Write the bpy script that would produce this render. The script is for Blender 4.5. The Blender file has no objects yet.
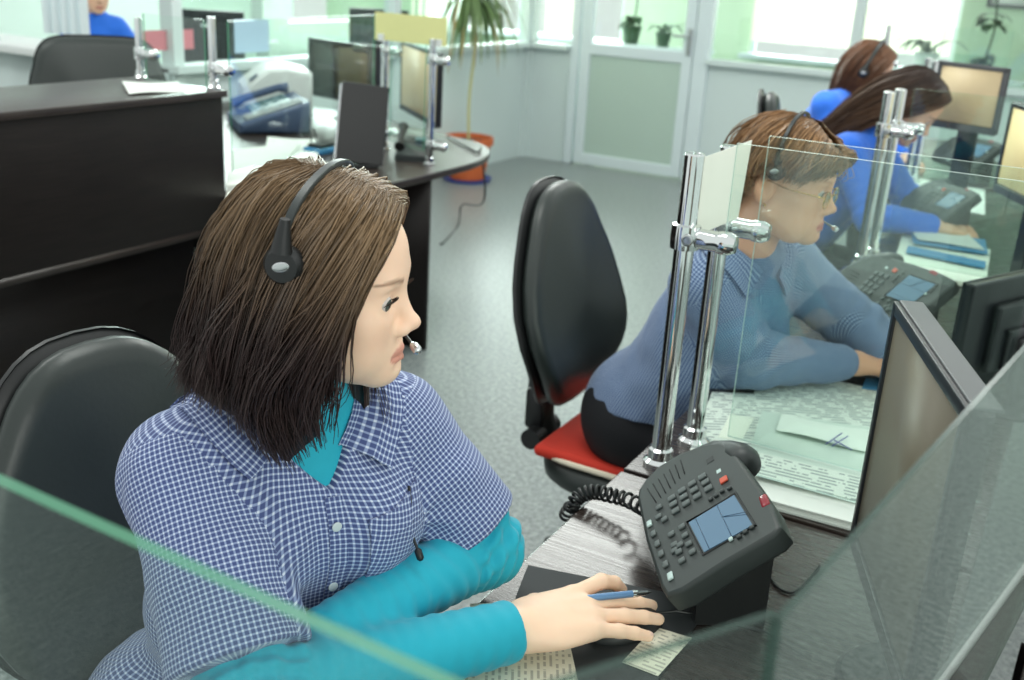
import bpy, bmesh, math, random
import numpy as np
from mathutils import Vector, Matrix, noise as mnoise
from mathutils.bvhtree import BVHTree

PI = math.pi
SC = bpy.context.scene
COL = SC.collection
rnd = random.Random(7)

# ------------------------------------------------------------------ camera
EYE = Vector((0.0, 0.0, 1.55))
RC = [[0.86913043, 0.21311847, -0.44631022],
      [0.49137476, -0.26946708, 0.82821394],
      [0.05624177, -0.93913152, -0.33892308]]
FPX = 1045.0
cam_d = bpy.data.cameras.new('camera')
cam = bpy.data.objects.new('camera', cam_d)
COL.objects.link(cam)
cam.matrix_world = Matrix(((RC[0][0], -RC[0][1], -RC[0][2], EYE.x),
                           (RC[1][0], -RC[1][1], -RC[1][2], EYE.y),
                           (RC[2][0], -RC[2][1], -RC[2][2], EYE.z),
                           (0, 0, 0, 1)))
cam_d.sensor_width = 36.0
cam_d.lens = FPX / 1024 * 36.0
cam_d.clip_start = 0.02
cam_d.dof.use_dof = True
cam_d.dof.focus_distance = 1.25
cam_d.dof.aperture_fstop = 5.6
SC.camera = cam

# ------------------------------------------------------------------ world, lamps, exposure
w = bpy.data.worlds.new('room_air')
SC.world = w
w.use_nodes = True
w.node_tree.nodes['Background'].inputs[0].default_value = (0.945, 1.0, 0.975, 1)
w.node_tree.nodes['Background'].inputs[1].default_value = 0.92

def area_lamp(name, loc, target, sx, sy, power, color):
    l = bpy.data.lights.new(name, 'AREA')
    l.shape = 'RECTANGLE'; l.size = sx; l.size_y = sy; l.energy = power; l.color = color
    o = bpy.data.objects.new(name, l); COL.objects.link(o)
    o.location = loc
    o.rotation_euler = (Vector(target) - Vector(loc)).to_track_quat('-Z', 'Y').to_euler()
    return o
for (x, y, pw, sx, sy) in ((-1.2, 1.6, 18, 1.2, 0.6), (-2.05, 4.6, 64, 1.2, 0.9), (-3.6, 1.6, 16, 1.2, 0.6), (-0.3, 5.4, 14, 1.2, 0.6), (1.4, 1.6, 6, 1.2, 0.6)):
    area_lamp('ceiling_lamp', (x, y, 2.85), (x, y, 0), sx, sy, pw, (0.96, 1.0, 0.95))
area_lamp('window_daylight', (-2.0, 10.6, 1.9), (-2.0, 0, 1.2), 3.2, 1.6, 190, (0.95, 1.0, 1.0))
area_lamp('window_daylight', (-5.3, 10.6, 1.9), (-3.6, 2.0, 0.8), 2.2, 1.8, 230, (0.95, 1.0, 1.0))
area_lamp('window_daylight', (-6.5, 7.6, 1.9), (0, 7.0, 1.2), 2.2, 1.6, 240, (0.95, 1.0, 1.0))
area_lamp('customer_side_daylight', (2.6, -0.6, 2.1), (-0.8, 1.0, 1.0), 1.8, 1.4, 42, (1.0, 0.985, 0.94))

SC.view_settings.view_transform = 'Standard'
SC.view_settings.look = 'None'
SC.view_settings.gamma = 1.0
SC.view_settings.use_curve_mapping = False
SC.view_settings.exposure = 0.0
SC.cycles.transparent_max_bounces = 40
SC.cycles.max_bounces = 10
SC.cycles.use_denoising = True

# ------------------------------------------------------------------ helpers: pixels of the survey to points of the room
def ray(x, y):
    a, b = (x - 512) / FPX, (y - 340) / FPX
    return Vector((RC[0][0] * a + RC[0][1] * b + RC[0][2], RC[1][0] * a + RC[1][1] * b + RC[1][2], RC[2][0] * a + RC[2][1] * b + RC[2][2]))
def at_z(x, y, z): d = ray(x, y); return EYE + d * ((z - EYE.z) / d.z)
def at_x(x, y, X): d = ray(x, y); return EYE + d * ((X - EYE.x) / d.x)
def at_y(x, y, Y): d = ray(x, y); return EYE + d * ((Y - EYE.y) / d.y)

# ------------------------------------------------------------------ materials
def srgb(r, g, b):
    f = lambda c: (c / 255 / 12.92) if c / 255 <= 0.04045 else ((c / 255 + 0.055) / 1.055) ** 2.4
    return (f(r), f(g), f(b), 1)
def new_mat(name):
    m = bpy.data.materials.new(name); m.use_nodes = True
    nt = m.node_tree
    return m, nt, nt.nodes['Principled BSDF'], nt.nodes, nt.links
def mat(name, rgb, rough=0.5, metal=0.0, spec=0.5, var=0.06, scale=40, bump=0.0, emit=None, coat=0.0, sheen=0.0):
    m, nt, b, N, L = new_mat(name)
    c = srgb(*rgb)
    tc = N.new('ShaderNodeTexCoord'); nz = N.new('ShaderNodeTexNoise'); nz.inputs['Scale'].default_value = scale
    nz.inputs['Detail'].default_value = 4
    L.new(tc.outputs['Object'], nz.inputs['Vector'])
    mx = N.new('ShaderNodeMix'); mx.data_type = 'RGBA'
    mx.inputs[6].default_value = tuple(v * (1 - var) for v in c[:3]) + (1,)
    mx.inputs[7].default_value = tuple(min(1, v * (1 + var)) for v in c[:3]) + (1,)
    L.new(nz.outputs['Fac'], mx.inputs[0]); L.new(mx.outputs[2], b.inputs['Base Color'])
    b.inputs['Roughness'].default_value = rough; b.inputs['Metallic'].default_value = metal
    b.inputs['Specular IOR Level'].default_value = spec
    b.inputs['Coat Weight'].default_value = coat
    b.inputs['Sheen Weight'].default_value = sheen
    if bump:
        bp = N.new('ShaderNodeBump'); bp.inputs['Strength'].default_value = bump; bp.inputs['Distance'].default_value = 0.002
        L.new(nz.outputs['Fac'], bp.inputs['Height']); L.new(bp.outputs['Normal'], b.inputs['Normal'])
    if emit:
        b.inputs['Emission Color'].default_value = c; b.inputs['Emission Strength'].default_value = emit
    return m

def wood_mat(name, dark, light, axis, rough=0.34, spec=0.5, bump=0.25):
    m, nt, b, N, L = new_mat(name)
    tc = N.new('ShaderNodeTexCoord'); mp = N.new('ShaderNodeMapping')
    s = [160, 160, 160]; s[axis] = 5
    mp.inputs['Scale'].default_value = s
    nz = N.new('ShaderNodeTexNoise'); nz.inputs['Scale'].default_value = 1.0; nz.inputs['Detail'].default_value = 5; nz.inputs['Roughness'].default_value = 0.7
    cr = N.new('ShaderNodeValToRGB')
    cr.color_ramp.elements[0].position = 0.35; cr.color_ramp.elements[0].color = srgb(*dark)
    cr.color_ramp.elements[1].position = 0.75; cr.color_ramp.elements[1].color = srgb(*light)
    L.new(tc.outputs['Object'], mp.inputs['Vector']); L.new(mp.outputs['Vector'], nz.inputs['Vector'])
    L.new(nz.outputs['Fac'], cr.inputs['Fac']); L.new(cr.outputs['Color'], b.inputs['Base Color'])
    mr = N.new('ShaderNodeMapRange'); mr.inputs['To Min'].default_value = rough - 0.1; mr.inputs['To Max'].default_value = rough + 0.14
    L.new(nz.outputs['Fac'], mr.inputs['Value']); L.new(mr.outputs['Result'], b.inputs['Roughness'])
    bp = N.new('ShaderNodeBump'); bp.inputs['Strength'].default_value = bump; bp.inputs['Distance'].default_value = 0.001
    L.new(nz.outputs['Fac'], bp.inputs['Height']); L.new(bp.outputs['Normal'], b.inputs['Normal'])
    b.inputs['Specular IOR Level'].default_value = spec
    return m

def floor_mat():
    m, nt, b, N, L = new_mat('speckled_vinyl')
    tc = N.new('ShaderNodeTexCoord')
    n1 = N.new('ShaderNodeTexNoise'); n1.inputs['Scale'].default_value = 60; n1.inputs['Detail'].default_value = 8; n1.inputs['Roughness'].default_value = 0.75
    n2 = N.new('ShaderNodeTexNoise'); n2.inputs['Scale'].default_value = 3
    L.new(tc.outputs['Object'], n1.inputs['Vector']); L.new(tc.outputs['Object'], n2.inputs['Vector'])
    cr = N.new('ShaderNodeValToRGB')
    cr.color_ramp.elements[0].position = 0.36; cr.color_ramp.elements[0].color = srgb(86, 96, 96)
    cr.color_ramp.elements[1].position = 0.64; cr.color_ramp.elements[1].color = srgb(162, 169, 167)
    L.new(n1.outputs['Fac'], cr.inputs['Fac'])
    mx = N.new('ShaderNodeMix'); mx.data_type = 'RGBA'; mx.blend_type = 'MULTIPLY'; mx.inputs[0].default_value = 0.25
    L.new(cr.outputs['Color'], mx.inputs[6]); L.new(n2.outputs['Color'], mx.inputs[7])
    L.new(cr.outputs['Color'], b.inputs['Base Color'])
    b.inputs['Roughness'].default_value = 0.3; b.inputs['Specular IOR Level'].default_value = 0.5
    return m

def glass_mat(name, tint=(0.93, 0.975, 0.955), rough=0.0, ior=1.5):
    m = bpy.data.materials.new(name); m.use_nodes = True
    N, L = m.node_tree.nodes, m.node_tree.links
    N.clear()
    out = N.new('ShaderNodeOutputMaterial'); mix = N.new('ShaderNodeMixShader')
    tr = N.new('ShaderNodeBsdfTransparent'); tr.inputs[0].default_value = (*tint, 1)
    gl = N.new('ShaderNodeBsdfGlossy'); gl.inputs['Roughness'].default_value = rough
    gl.inputs['Color'].default_value = (0.95, 1, 0.98, 1)
    fr = N.new('ShaderNodeFresnel'); geo = N.new('ShaderNodeNewGeometry')
    mm = N.new('ShaderNodeMath'); mm.operation = 'MULTIPLY_ADD'
    mm.inputs[1].default_value = 1 / ior - ior; mm.inputs[2].default_value = ior
    L.new(geo.outputs['Backfacing'], mm.inputs[0]); L.new(mm.outputs[0], fr.inputs['IOR'])
    L.new(fr.outputs[0], mix.inputs[0]); L.new(tr.outputs[0], mix.inputs[1]); L.new(gl.outputs[0], mix.inputs[2])
    L.new(mix.outputs[0], out.inputs['Surface'])
    return m
def glass_edge_mat(name, rgb, a=0.55):
    m = bpy.data.materials.new(name); m.use_nodes = True
    N, L = m.node_tree.nodes, m.node_tree.links
    b = N['Principled BSDF']; out = N['Material Output']
    b.inputs['Base Color'].default_value = srgb(*rgb); b.inputs['Roughness'].default_value = 0.15
    tr = N.new('ShaderNodeBsdfTransparent'); tr.inputs[0].default_value = (0.7, 0.92, 0.84, 1)
    mix = N.new('ShaderNodeMixShader'); mix.inputs[0].default_value = a
    L.new(tr.outputs[0], mix.inputs[1]); L.new(b.outputs[0], mix.inputs[2]); L.new(mix.outputs[0], out.inputs['Surface'])
    return m

def uv_mat(name, kind, **k):
    """materials driven by the UV map in metres"""
    m, nt, b, N, L = new_mat(name)
    uv = N.new('ShaderNodeUVMap'); uv.uv_map = 'UVMap'
    sep = N.new('ShaderNodeSeparateXYZ'); L.new(uv.outputs['UV'], sep.inputs[0])
    def math_(op, a, bb, c=None):
        n = N.new('ShaderNodeMath'); n.operation = op
        for i, v in enumerate((a, bb, c)):
            if v is None: continue
            if hasattr(v, 'is_output'): L.new(v, n.inputs[i])
            else: n.inputs[i].default_value = v
        return n.outputs[0]
    if kind == 'check':
        cell, wd = k['cell'], k['width']
        lines = []
        for i in (0, 1):
            t = math_('FRACT', math_('MULTIPLY', sep.outputs[i], 1 / cell), 0.0)
            d = math_('ABSOLUTE', math_('SUBTRACT', t, 0.5), 0.0)
            n = N.new('ShaderNodeMapRange'); n.interpolation_type = 'SMOOTHSTEP'
            n.inputs['From Min'].default_value = wd / 2 * 0.55; n.inputs['From Max'].default_value = wd / 2 * 1.45
            n.inputs['To Min'].default_value = 1; n.inputs['To Max'].default_value = 0
            L.new(d, n.inputs['Value']); lines.append(n.outputs['Result'])
        tot = math_('MULTIPLY_ADD', math_('ADD', lines[0], lines[1]), 0.5, 0.0)
        cr = N.new('ShaderNodeValToRGB')
        e = cr.color_ramp.elements
        e[0].position = 0; e[0].color = srgb(*k['ground']); e[1].position = 1; e[1].color = srgb(*k['cross'])
        x = e.new(0.5); x.color = srgb(*k['line'])
        L.new(tot, cr.inputs['Fac']); L.new(cr.outputs['Color'], b.inputs['Base Color'])
        b.inputs['Roughness'].default_value = 0.85; b.inputs['Specular IOR Level'].default_value = 0.2
        b.inputs['Sheen Weight'].default_value = 0.15
    if kind == 'print':
        # sheets of printed rows: dark broken lines over pale paper
        sx, sy = k['rows']
        row = math_('FRACT', math_('MULTIPLY', sep.outputs[1], sy), 0.0)
        on = math_('LESS_THAN', row, 0.42)
        nz = N.new('ShaderNodeTexNoise'); nz.noise_dimensions = '2D'; nz.inputs['Scale'].default_value = 1.0; nz.inputs['Detail'].default_value = 2
        cb = N.new('ShaderNodeCombineXYZ')
        L.new(math_('MULTIPLY', sep.outputs[0], sx), cb.inputs[0])
        L.new(math_('MULTIPLY', math_('FLOOR', math_('MULTIPLY', sep.outputs[1], sy), 0.0), 7.3), cb.inputs[1])
        L.new(cb.outputs[0], nz.inputs['Vector'])
        ink = math_('MULTIPLY', on, math_('GREATER_THAN', nz.outputs['Fac'], 0.47))
        mx = N.new('ShaderNodeMix'); mx.data_type = 'RGBA'
        mx.inputs[6].default_value = srgb(*k['paper']); mx.inputs[7].default_value = srgb(*k['ink'])
        L.new(ink, mx.inputs[0]); L.new(mx.outputs[2], b.inputs['Base Color'])
        b.inputs['Roughness'].default_value = 0.8
    return m

def hair_mat(name, rough=0.36):
    m, nt, b, N, L = new_mat(name)
    at = N.new('ShaderNodeAttribute'); at.attribute_name = 'Col'
    L.new(at.outputs['Color'], b.inputs['Base Color'])
    b.inputs['Roughness'].default_value = rough; b.inputs['Specular IOR Level'].default_value = 0.45
    return m
def skin_mat():
    m, nt, b, N, L = new_mat('skin')
    at = N.new('ShaderNodeAttribute'); at.attribute_name = 'Col'
    tc = N.new('ShaderNodeTexCoord'); nz = N.new('ShaderNodeTexNoise'); nz.inputs['Scale'].default_value = 60
    L.new(tc.outputs['Object'], nz.inputs['Vector'])
    mx = N.new('ShaderNodeMix'); mx.data_type = 'RGBA'; mx.blend_type = 'MULTIPLY'
    cr = N.new('ShaderNodeValToRGB')
    cr.color_ramp.elements[0].color = (0.95, 0.9, 0.88, 1); cr.color_ramp.elements[1].color = (1, 1, 1, 1)
    L.new(nz.outputs['Fac'], cr.inputs['Fac'])
    mx.inputs[0].default_value = 0.7
    L.new(at.outputs['Color'], mx.inputs[6]); L.new(cr.outputs['Color'], mx.inputs[7]); L.new(mx.outputs[2], b.inputs['Base Color'])
    b.inputs['Roughness'].default_value = 0.48; b.inputs['Specular IOR Level'].default_value = 0.35
    b.inputs['Subsurface Weight'].default_value = 0.12
    b.inputs['Subsurface Radius'].default_value = (0.012, 0.005, 0.003)
    b.inputs['Subsurface Scale'].default_value = 0.5
    return m

M = {}
M['wenge_x'] = wood_mat('dark_wood_grain_across', (34, 27, 25), (66, 56, 51), 0, 0.25, 0.6, 0.08)
M['wenge_y'] = wood_mat('dark_wood_grain_along', (34, 27, 25), (66, 56, 51), 1)
M['wenge_panel'] = wood_mat('dark_wood_panel', (19, 15, 14), (35, 29, 27), 1, 0.45, 0.22)
M['floor'] = floor_mat()
M['white_panel'] = mat('white_panel', (205, 218, 216), 0.45, var=0.03, scale=2)
M['frame'] = mat('white_aluminium', (212, 224, 226), 0.4, var=0.02)
M['door_panel'] = mat('door_panel', (178, 198, 186), 0.5, var=0.03, scale=1.5)
M['green_wall'] = mat('pale_green_paint', (192, 214, 186), 0.7, var=0.03, scale=3)
M['blind'] = None
M['teal_wall'] = mat('pale_teal_paint', (206, 222, 214), 0.7, var=0.03, scale=3)
M['glass'] = glass_mat('clear_glass')
M['glass_dark'] = glass_mat('partition_glass_window', (0.92, 0.97, 0.945), ior=1.32)
M['edge'] = glass_edge_mat('green_glass_edge', (88, 158, 124), 0.72)
M['edge_pale'] = glass_edge_mat('pale_glass_edge', (214, 232, 226), 0.75)
M['edge_dark'] = glass_edge_mat('grey_glass_edge', (48, 72, 64), 0.75)
M['chrome'] = mat('chrome', (225, 228, 228), 0.07, 1.0, var=0.01)
M['steel'] = mat('satin_steel', (190, 195, 195), 0.3, 1.0, var=0.03)
M['leather'] = mat('black_leather', (44, 51, 49), 0.38, spec=0.5, var=0.1, scale=120, bump=0.12)
M['black'] = mat('black_plastic', (24, 26, 27), 0.4, var=0.08)
M['black_matt'] = mat('black_matt', (20, 21, 22), 0.7, var=0.08)
M['char'] = mat('charcoal_plastic', (46, 52, 52), 0.42, var=0.05)
M['phone'] = mat('phone_grey', (54, 60, 59), 0.45, var=0.04, scale=200)
M['key'] = mat('phone_key', (92, 100, 99), 0.5, var=0.04)
M['key_white'] = mat('phone_key_white', (196, 216, 212), 0.5, var=0.03)
M['key_red'] = mat('phone_key_red', (214, 88, 62), 0.45, var=0.05)
M['red_lamp'] = mat('message_lamp_red', (150, 40, 52), 0.2, var=0.05)
M['lcd'] = mat('phone_display', (92, 124, 150), 0.25, var=0.02, emit=0.12)
M['lcd_line'] = mat('phone_display_line', (70, 98, 124), 0.3, var=0.02)
M['screen_dark'] = mat('monitor_glass_dark', (70, 68, 60), 0.16, var=0.25, scale=6)
M['screen_taupe'] = mat('monitor_glass_taupe', (112, 106, 90), 0.4, spec=0.4, var=0.2, scale=5, emit=0.06)
M['screen_tan'] = mat('screen_tan', (196, 178, 142), 0.55, spec=0.3, var=0.2, scale=9, emit=0.28)
M['screen_yellow'] = mat('screen_yellow', (226, 210, 156), 0.55, spec=0.3, var=0.04, emit=0.4)
M['screen_brown'] = mat('screen_brown', (168, 142, 102), 0.55, spec=0.3, var=0.1, scale=9, emit=0.18)
M['bezel'] = mat('monitor_bezel_black', (26, 28, 32), 0.3, var=0.05)
M['bezel_grey'] = mat('monitor_edge_grey', (92, 94, 96), 0.4, var=0.04)
M['paper'] = mat('white_paper', (232, 236, 230), 0.85, var=0.02)
M['paper_cream'] = mat('cream_paper', (242, 244, 232), 0.85, var=0.02)
M['paper_yellow'] = mat('pale_yellow_paper', (226, 226, 160), 0.85, var=0.03)
M['paper_blue'] = mat('pale_blue_paper', (176, 200, 222), 0.85, var=0.03)
M['paper_pink'] = mat('pink_paper', (206, 118, 128), 0.85, var=0.03)
M['print'] = uv_mat('printed_sheet', 'print', rows=(45, 85), paper=(232, 236, 229), ink=(158, 167, 168))
M['form'] = uv_mat('printed_form', 'print', rows=(110, 130), paper=(226, 223, 204), ink=(176, 174, 160))
M['folder'] = mat('clear_green_folder', (212, 222, 214), 0.3, var=0.03)
M['folder_blue'] = mat('blue_folder', (70, 140, 190), 0.4, var=0.04)
M['blue_ink'] = mat('blue_ink', (66, 60, 150), 0.6, var=0.05)
M['terracotta'] = mat('terracotta', (196, 98, 50), 0.6, var=0.06)
M['blue_saucer'] = mat('blue_saucer', (60, 74, 150), 0.45, var=0.05)
M['leaf'] = mat('leaf_green', (86, 112, 62), 0.5, var=0.25, scale=12)
M['leaf_dark'] = mat('leaf_dark_green', (44, 74, 46), 0.5, var=0.2, scale=12)
M['leaf_dry'] = mat('leaf_dry_tan', (158, 142, 96), 0.6, var=0.15, scale=12)
M['stem'] = mat('pale_stem', (188, 186, 132), 0.7, var=0.08)
M['soil'] = mat('soil', (60, 44, 34), 0.9, var=0.3)
M['teal'] = mat('teal_knit', (16, 168, 192), 0.75, var=0.05, scale=90, bump=0.1, sheen=0.2)
M['blue_knit'] = mat('bright_blue_knit', (36, 112, 226), 0.75, var=0.06, scale=30, sheen=0.2)
M['trousers'] = mat('black_trousers', (20, 21, 26), 0.8, var=0.08)
M['shoe'] = mat('black_shoe', (16, 16, 18), 0.5, var=0.05)
M['check'] = uv_mat('navy_check', 'check', cell=0.0060, width=0.32, ground=(72, 84, 130), line=(142, 156, 194), cross=(212, 220, 236))
M['check_fine'] = uv_mat('fine_blue_check', 'check', cell=0.0048, width=0.36, ground=(70, 90, 128), line=(122, 142, 174), cross=(176, 192, 212))
M['skin'] = skin_mat()
M['hair'] = hair_mat('brown_hair')
M['eye_white'] = mat('eye_white', (206, 196, 190), 0.15, var=0.01)
M['iris'] = mat('iris_grey_green', (82, 90, 84), 0.15, var=0.2, scale=400)
M['pupil'] = mat('pupil', (8, 8, 8), 0.1, var=0.01)
M['lash'] = mat('dark_lash', (44, 32, 26), 0.7, var=0.05)
M['brow'] = mat('brow_brown', (120, 92, 70), 0.8, var=0.1, scale=300)
M['button'] = mat('pearl_button', (206, 214, 216), 0.25, var=0.04)
M['pen_blue'] = mat('pen_blue_steel', (96, 134, 176), 0.3, 0.3, var=0.04)
M['mat_pad'] = mat('dark_desk_mat', (44, 48, 50), 0.7, var=0.06)
M['red'] = mat('red_fabric', (206, 52, 34), 0.8, var=0.06)
M['cream'] = mat('cream_piping', (232, 222, 200), 0.8, var=0.04)
M['white_plastic'] = mat('white_plastic', (226, 230, 228), 0.4, var=0.02)
M['grey_plastic'] = mat('grey_plastic', (172, 180, 180), 0.45, var=0.03)
M['blue_grey'] = mat('blue_grey_plastic', (66, 82, 112), 0.4, var=0.04)
M['teal_lcd'] = mat('teal_display', (92, 124, 128), 0.3, var=0.03)
M['gold'] = mat('gold', (214, 170, 90), 0.2, 1.0, var=0.02)
M['silver'] = mat('silver_badge', (206, 208, 210), 0.25, 0.8, var=0.03)
def blind_mat():
    m = bpy.data.materials.new('white_blind_fabric'); m.use_nodes = True
    N, L = m.node_tree.nodes, m.node_tree.links
    b = N['Principled BSDF']; out = N['Material Output']
    b.inputs['Base Color'].default_value = srgb(240, 240, 232); b.inputs['Roughness'].default_value = 0.9
    tl = N.new('ShaderNodeBsdfTranslucent'); tl.inputs[0].default_value = srgb(244, 242, 232)
    mix = N.new('ShaderNodeMixShader'); mix.inputs[0].default_value = 0.6
    L.new(b.outputs[0], mix.inputs[1]); L.new(tl.outputs[0], mix.inputs[2]); L.new(mix.outputs[0], out.inputs['Surface'])
    return m
M['blind'] = blind_mat()

# ------------------------------------------------------------------ mesh helpers
def B(): return bmesh.new()
def add_box(bm, c, s, rot=None, bevel=0.0, seg=2):
    r = bmesh.ops.create_cube(bm, size=1.0)
    vs = r['verts']
    bmesh.ops.scale(bm, vec=Vector(s), verts=vs)
    if bevel > 0:
        es = list({e for v in vs for e in v.link_edges})
        q = bmesh.ops.bevel(bm, geom=es, offset=min(bevel, min(s) * 0.49), segments=seg, affect='EDGES', profile=0.5)
        vs = list({v for f in q['faces'] for v in f.verts} | {v for v in vs if v.is_valid})
    if rot is not None: bmesh.ops.rotate(bm, cent=(0, 0, 0), matrix=rot.to_3x3(), verts=vs)
    bmesh.ops.translate(bm, vec=Vector(c), verts=vs)
    return vs
def frame_of(d):
    d = Vector(d).normalized()
    a = Vector((0, 0, 1)) if abs(d.z) < 0.9 else Vector((1, 0, 0))
    u = d.cross(a).normalized(); v = d.cross(u).normalized()
    return u, v
def add_tube(bm, pts, r, seg=8, cap=True, closed=False):
    pts = [Vector(p) for p in pts]; n = len(pts)
    rs = r if hasattr(r, '__len__') else [r] * n
    u = None; rings = []
    for i, p in enumerate(pts):
        if closed: t = pts[(i + 1) % n] - pts[i - 1]
        else: t = pts[min(i + 1, n - 1)] - pts[max(i - 1, 0)]
        if t.length < 1e-9: t = Vector((0, 0, 1))
        t.normalize()
        if u is None: u, v = frame_of(t)
        else:
            u = (u - t * u.dot(t))
            if u.length < 1e-6: u = frame_of(t)[0]
            u.normalize(); v = t.cross(u)
        rings.append([bm.verts.new(p + (u * math.cos(2 * PI * k / seg) + v * math.sin(2 * PI * k / seg)) * rs[i]) for k in range(seg)])
    m = n if closed else n - 1
    for i in range(m):
        a, b = rings[i], rings[(i + 1) % n]
        for k in range(seg): bm.faces.new((a[k], a[(k + 1) % seg], b[(k + 1) % seg], b[k]))
    if cap and not closed:
        bm.faces.new(rings[0][::-1]); bm.faces.new(rings[-1])
def add_cyl(bm, p0, p1, r0, r1=None, seg=20):
    add_tube(bm, [p0, p1], [r0, r0 if r1 is None else r1], seg)
def add_lathe(bm, prof, c=(0, 0, 0), seg=28, M4=None):
    rings = []
    for (r, z) in prof:
        ring = []
        for k in range(seg):
            p = Vector((r * math.cos(2 * PI * k / seg), r * math.sin(2 * PI * k / seg), z))
            if M4 is not None: p = M4 @ p
            ring.append(bm.verts.new(p + Vector(c)))
        rings.append(ring)
    for a, b in zip(rings[:-1], rings[1:]):
        for k in range(seg): bm.faces.new((a[k], a[(k + 1) % seg], b[(k + 1) % seg], b[k]))
    if prof[0][0] > 1e-6: bm.faces.new(rings[0][::-1])
    if prof[-1][0] > 1e-6: bm.faces.new(rings[-1])
def add_prism(bm, poly, z0, z1, axes=(0, 1, 2), bevel=0.0, seg=2):
    def P(a, b, c):
        p = [0, 0, 0]; p[axes[0]] = a; p[axes[1]] = b; p[axes[2]] = c; return p
    lo = [bm.verts.new(P(x, y, z0)) for x, y in poly]; hi = [bm.verts.new(P(x, y, z1)) for x, y in poly]
    n = len(poly); fs = [bm.faces.new(lo[::-1]), bm.faces.new(hi)]
    for k in range(n): fs.append(bm.faces.new((lo[k], lo[(k + 1) % n], hi[(k + 1) % n], hi[k])))
    bmesh.ops.recalc_face_normals(bm, faces=fs)
    if bevel:
        es = list({e for f in fs[:2] for e in f.edges})
        bmesh.ops.bevel(bm, geom=es, offset=bevel, segments=seg, affect='EDGES', profile=0.5)
def add_sphere(bm, c, r, rot=None, seg=20, rings=12):
    q = bmesh.ops.create_uvsphere(bm, u_segments=seg, v_segments=rings, radius=1.0)
    vs = q['verts']
    bmesh.ops.scale(bm, vec=Vector(r if hasattr(r, '__len__') else (r, r, r)), verts=vs)
    if rot is not None: bmesh.ops.rotate(bm, cent=(0, 0, 0), matrix=rot.to_3x3(), verts=vs)
    bmesh.ops.translate(bm, vec=Vector(c), verts=vs)
def add_sheet(bm, pts, nu, nv, th):
    """thick sheet from a grid of points pts[v][u]; thickness along the averaged normal"""
    V = [[Vector(p) for p in row] for row in pts]
    def nrm(i, j):
        a = V[i][min(j + 1, nu - 1)] - V[i][max(j - 1, 0)]; b = V[min(i + 1, nv - 1)][j] - V[max(i - 1, 0)][j]
        n = a.cross(b); return n.normalized() if n.length > 1e-12 else Vector((0, 0, 1))
    top = [[bm.verts.new(V[i][j] + nrm(i, j) * th / 2) for j in range(nu)] for i in range(nv)]
    bot = [[bm.verts.new(V[i][j] - nrm(i, j) * th / 2) for j in range(nu)] for i in range(nv)]
    for i in range(nv - 1):
        for j in range(nu - 1):
            bm.faces.new((top[i][j], top[i][j + 1], top[i + 1][j + 1], top[i + 1][j]))
            bm.faces.new((bot[i][j], bot[i + 1][j], bot[i + 1][j + 1], bot[i][j + 1]))
    for i in range(nv - 1):
        bm.faces.new((top[i][0], top[i + 1][0], bot[i + 1][0], bot[i][0])); bm.faces.new((top[i][-1], bot[i][-1], bot[i + 1][-1], top[i + 1][-1]))
    for j in range(nu - 1):
        bm.faces.new((top[0][j], bot[0][j], bot[0][j + 1], top[0][j + 1])); bm.faces.new((top[-1][j], top[-1][j + 1], bot[-1][j + 1], bot[-1][j]))
def uv_xy(me, ax=(0, 1)):
    uv = me.uv_layers.new(name='UVMap')
    for l in me.loops:
        co = me.vertices[l.vertex_index].co; uv.data[l.index].uv = (co[ax[0]], co[ax[1]])
def obj(name, bm, m, parent=None, smooth=35, uv=None, mats=None):
    me = bpy.data.meshes.new(name)
    bmesh.ops.recalc_face_normals(bm, faces=bm.faces)
    thr = math.radians(smooth) if smooth else 0
    for e in bm.edges:                       # keep large flat faces flat beside their narrow bevels
        lf = e.link_faces
        if len(lf) == 2:
            a = lf[0].normal.angle(lf[1].normal, 0); big, small = sorted(lf, key=lambda f: -f.calc_area())
            e.smooth = not (a > thr or (a > 0.04 and len(big.verts) >= 4 and big.calc_area() > 10 * small.calc_area()))
    bm.to_mesh(me); bm.free()
    for mm in (mats or [m]): me.materials.append(mm)
    if smooth:
        me.polygons.foreach_set('use_smooth', [True] * len(me.polygons))
    if uv: uv_xy(me, uv)
    o = bpy.data.objects.new(name, me); COL.objects.link(o)
    if parent is not None: o.parent = parent
    return o
def tag(o, label, cat, group=None):
    o['label'] = label; o['category'] = cat
    if group: o['group'] = group
    return o
def thing(name, label, cat, loc=(0, 0, 0), rotz=0.0, group=None, mtx=None):
    o = bpy.data.objects.new(name, None); COL.objects.link(o)
    o.empty_display_size = 0.05
    if mtx is not None: o.matrix_world = mtx
    else: o.location = loc; o.rotation_euler = (0, 0, rotz)
    return tag(o, label, cat, group)
def struct(name, bm, m, parent=None, smooth=0):
    o = obj(name, bm, m, parent, smooth)
    if parent is None: o['kind'] = 'structure'
    return o
def dup(root, loc, rotz, label, group=None):
    r = root.copy(); COL.objects.link(r); r.location = loc; r.rotation_euler = (0, 0, rotz); r['label'] = label
    if group: r['group'] = group
    def rec(src, dst):
        for ch in list(src.children):
            c = ch.copy(); COL.objects.link(c); c.parent = dst; rec(ch, c)
    rec(root, r)
    return r
def axes_mtx(o, ex, ey, ez):
    m = Matrix.Identity(4)
    for i in range(3): m[i][0] = ex[i]; m[i][1] = ey[i]; m[i][2] = ez[i]; m[i][3] = o[i]
    return m
# ================================================================== THE ROOM
bm = B(); add_box(bm, (-2.0, 4.5, -0.05), (11.0, 11.5, 0.1)); struct('floor', bm, M['floor'])
YB, XL, SILL = 7.9, -4.27, 0.93
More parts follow.
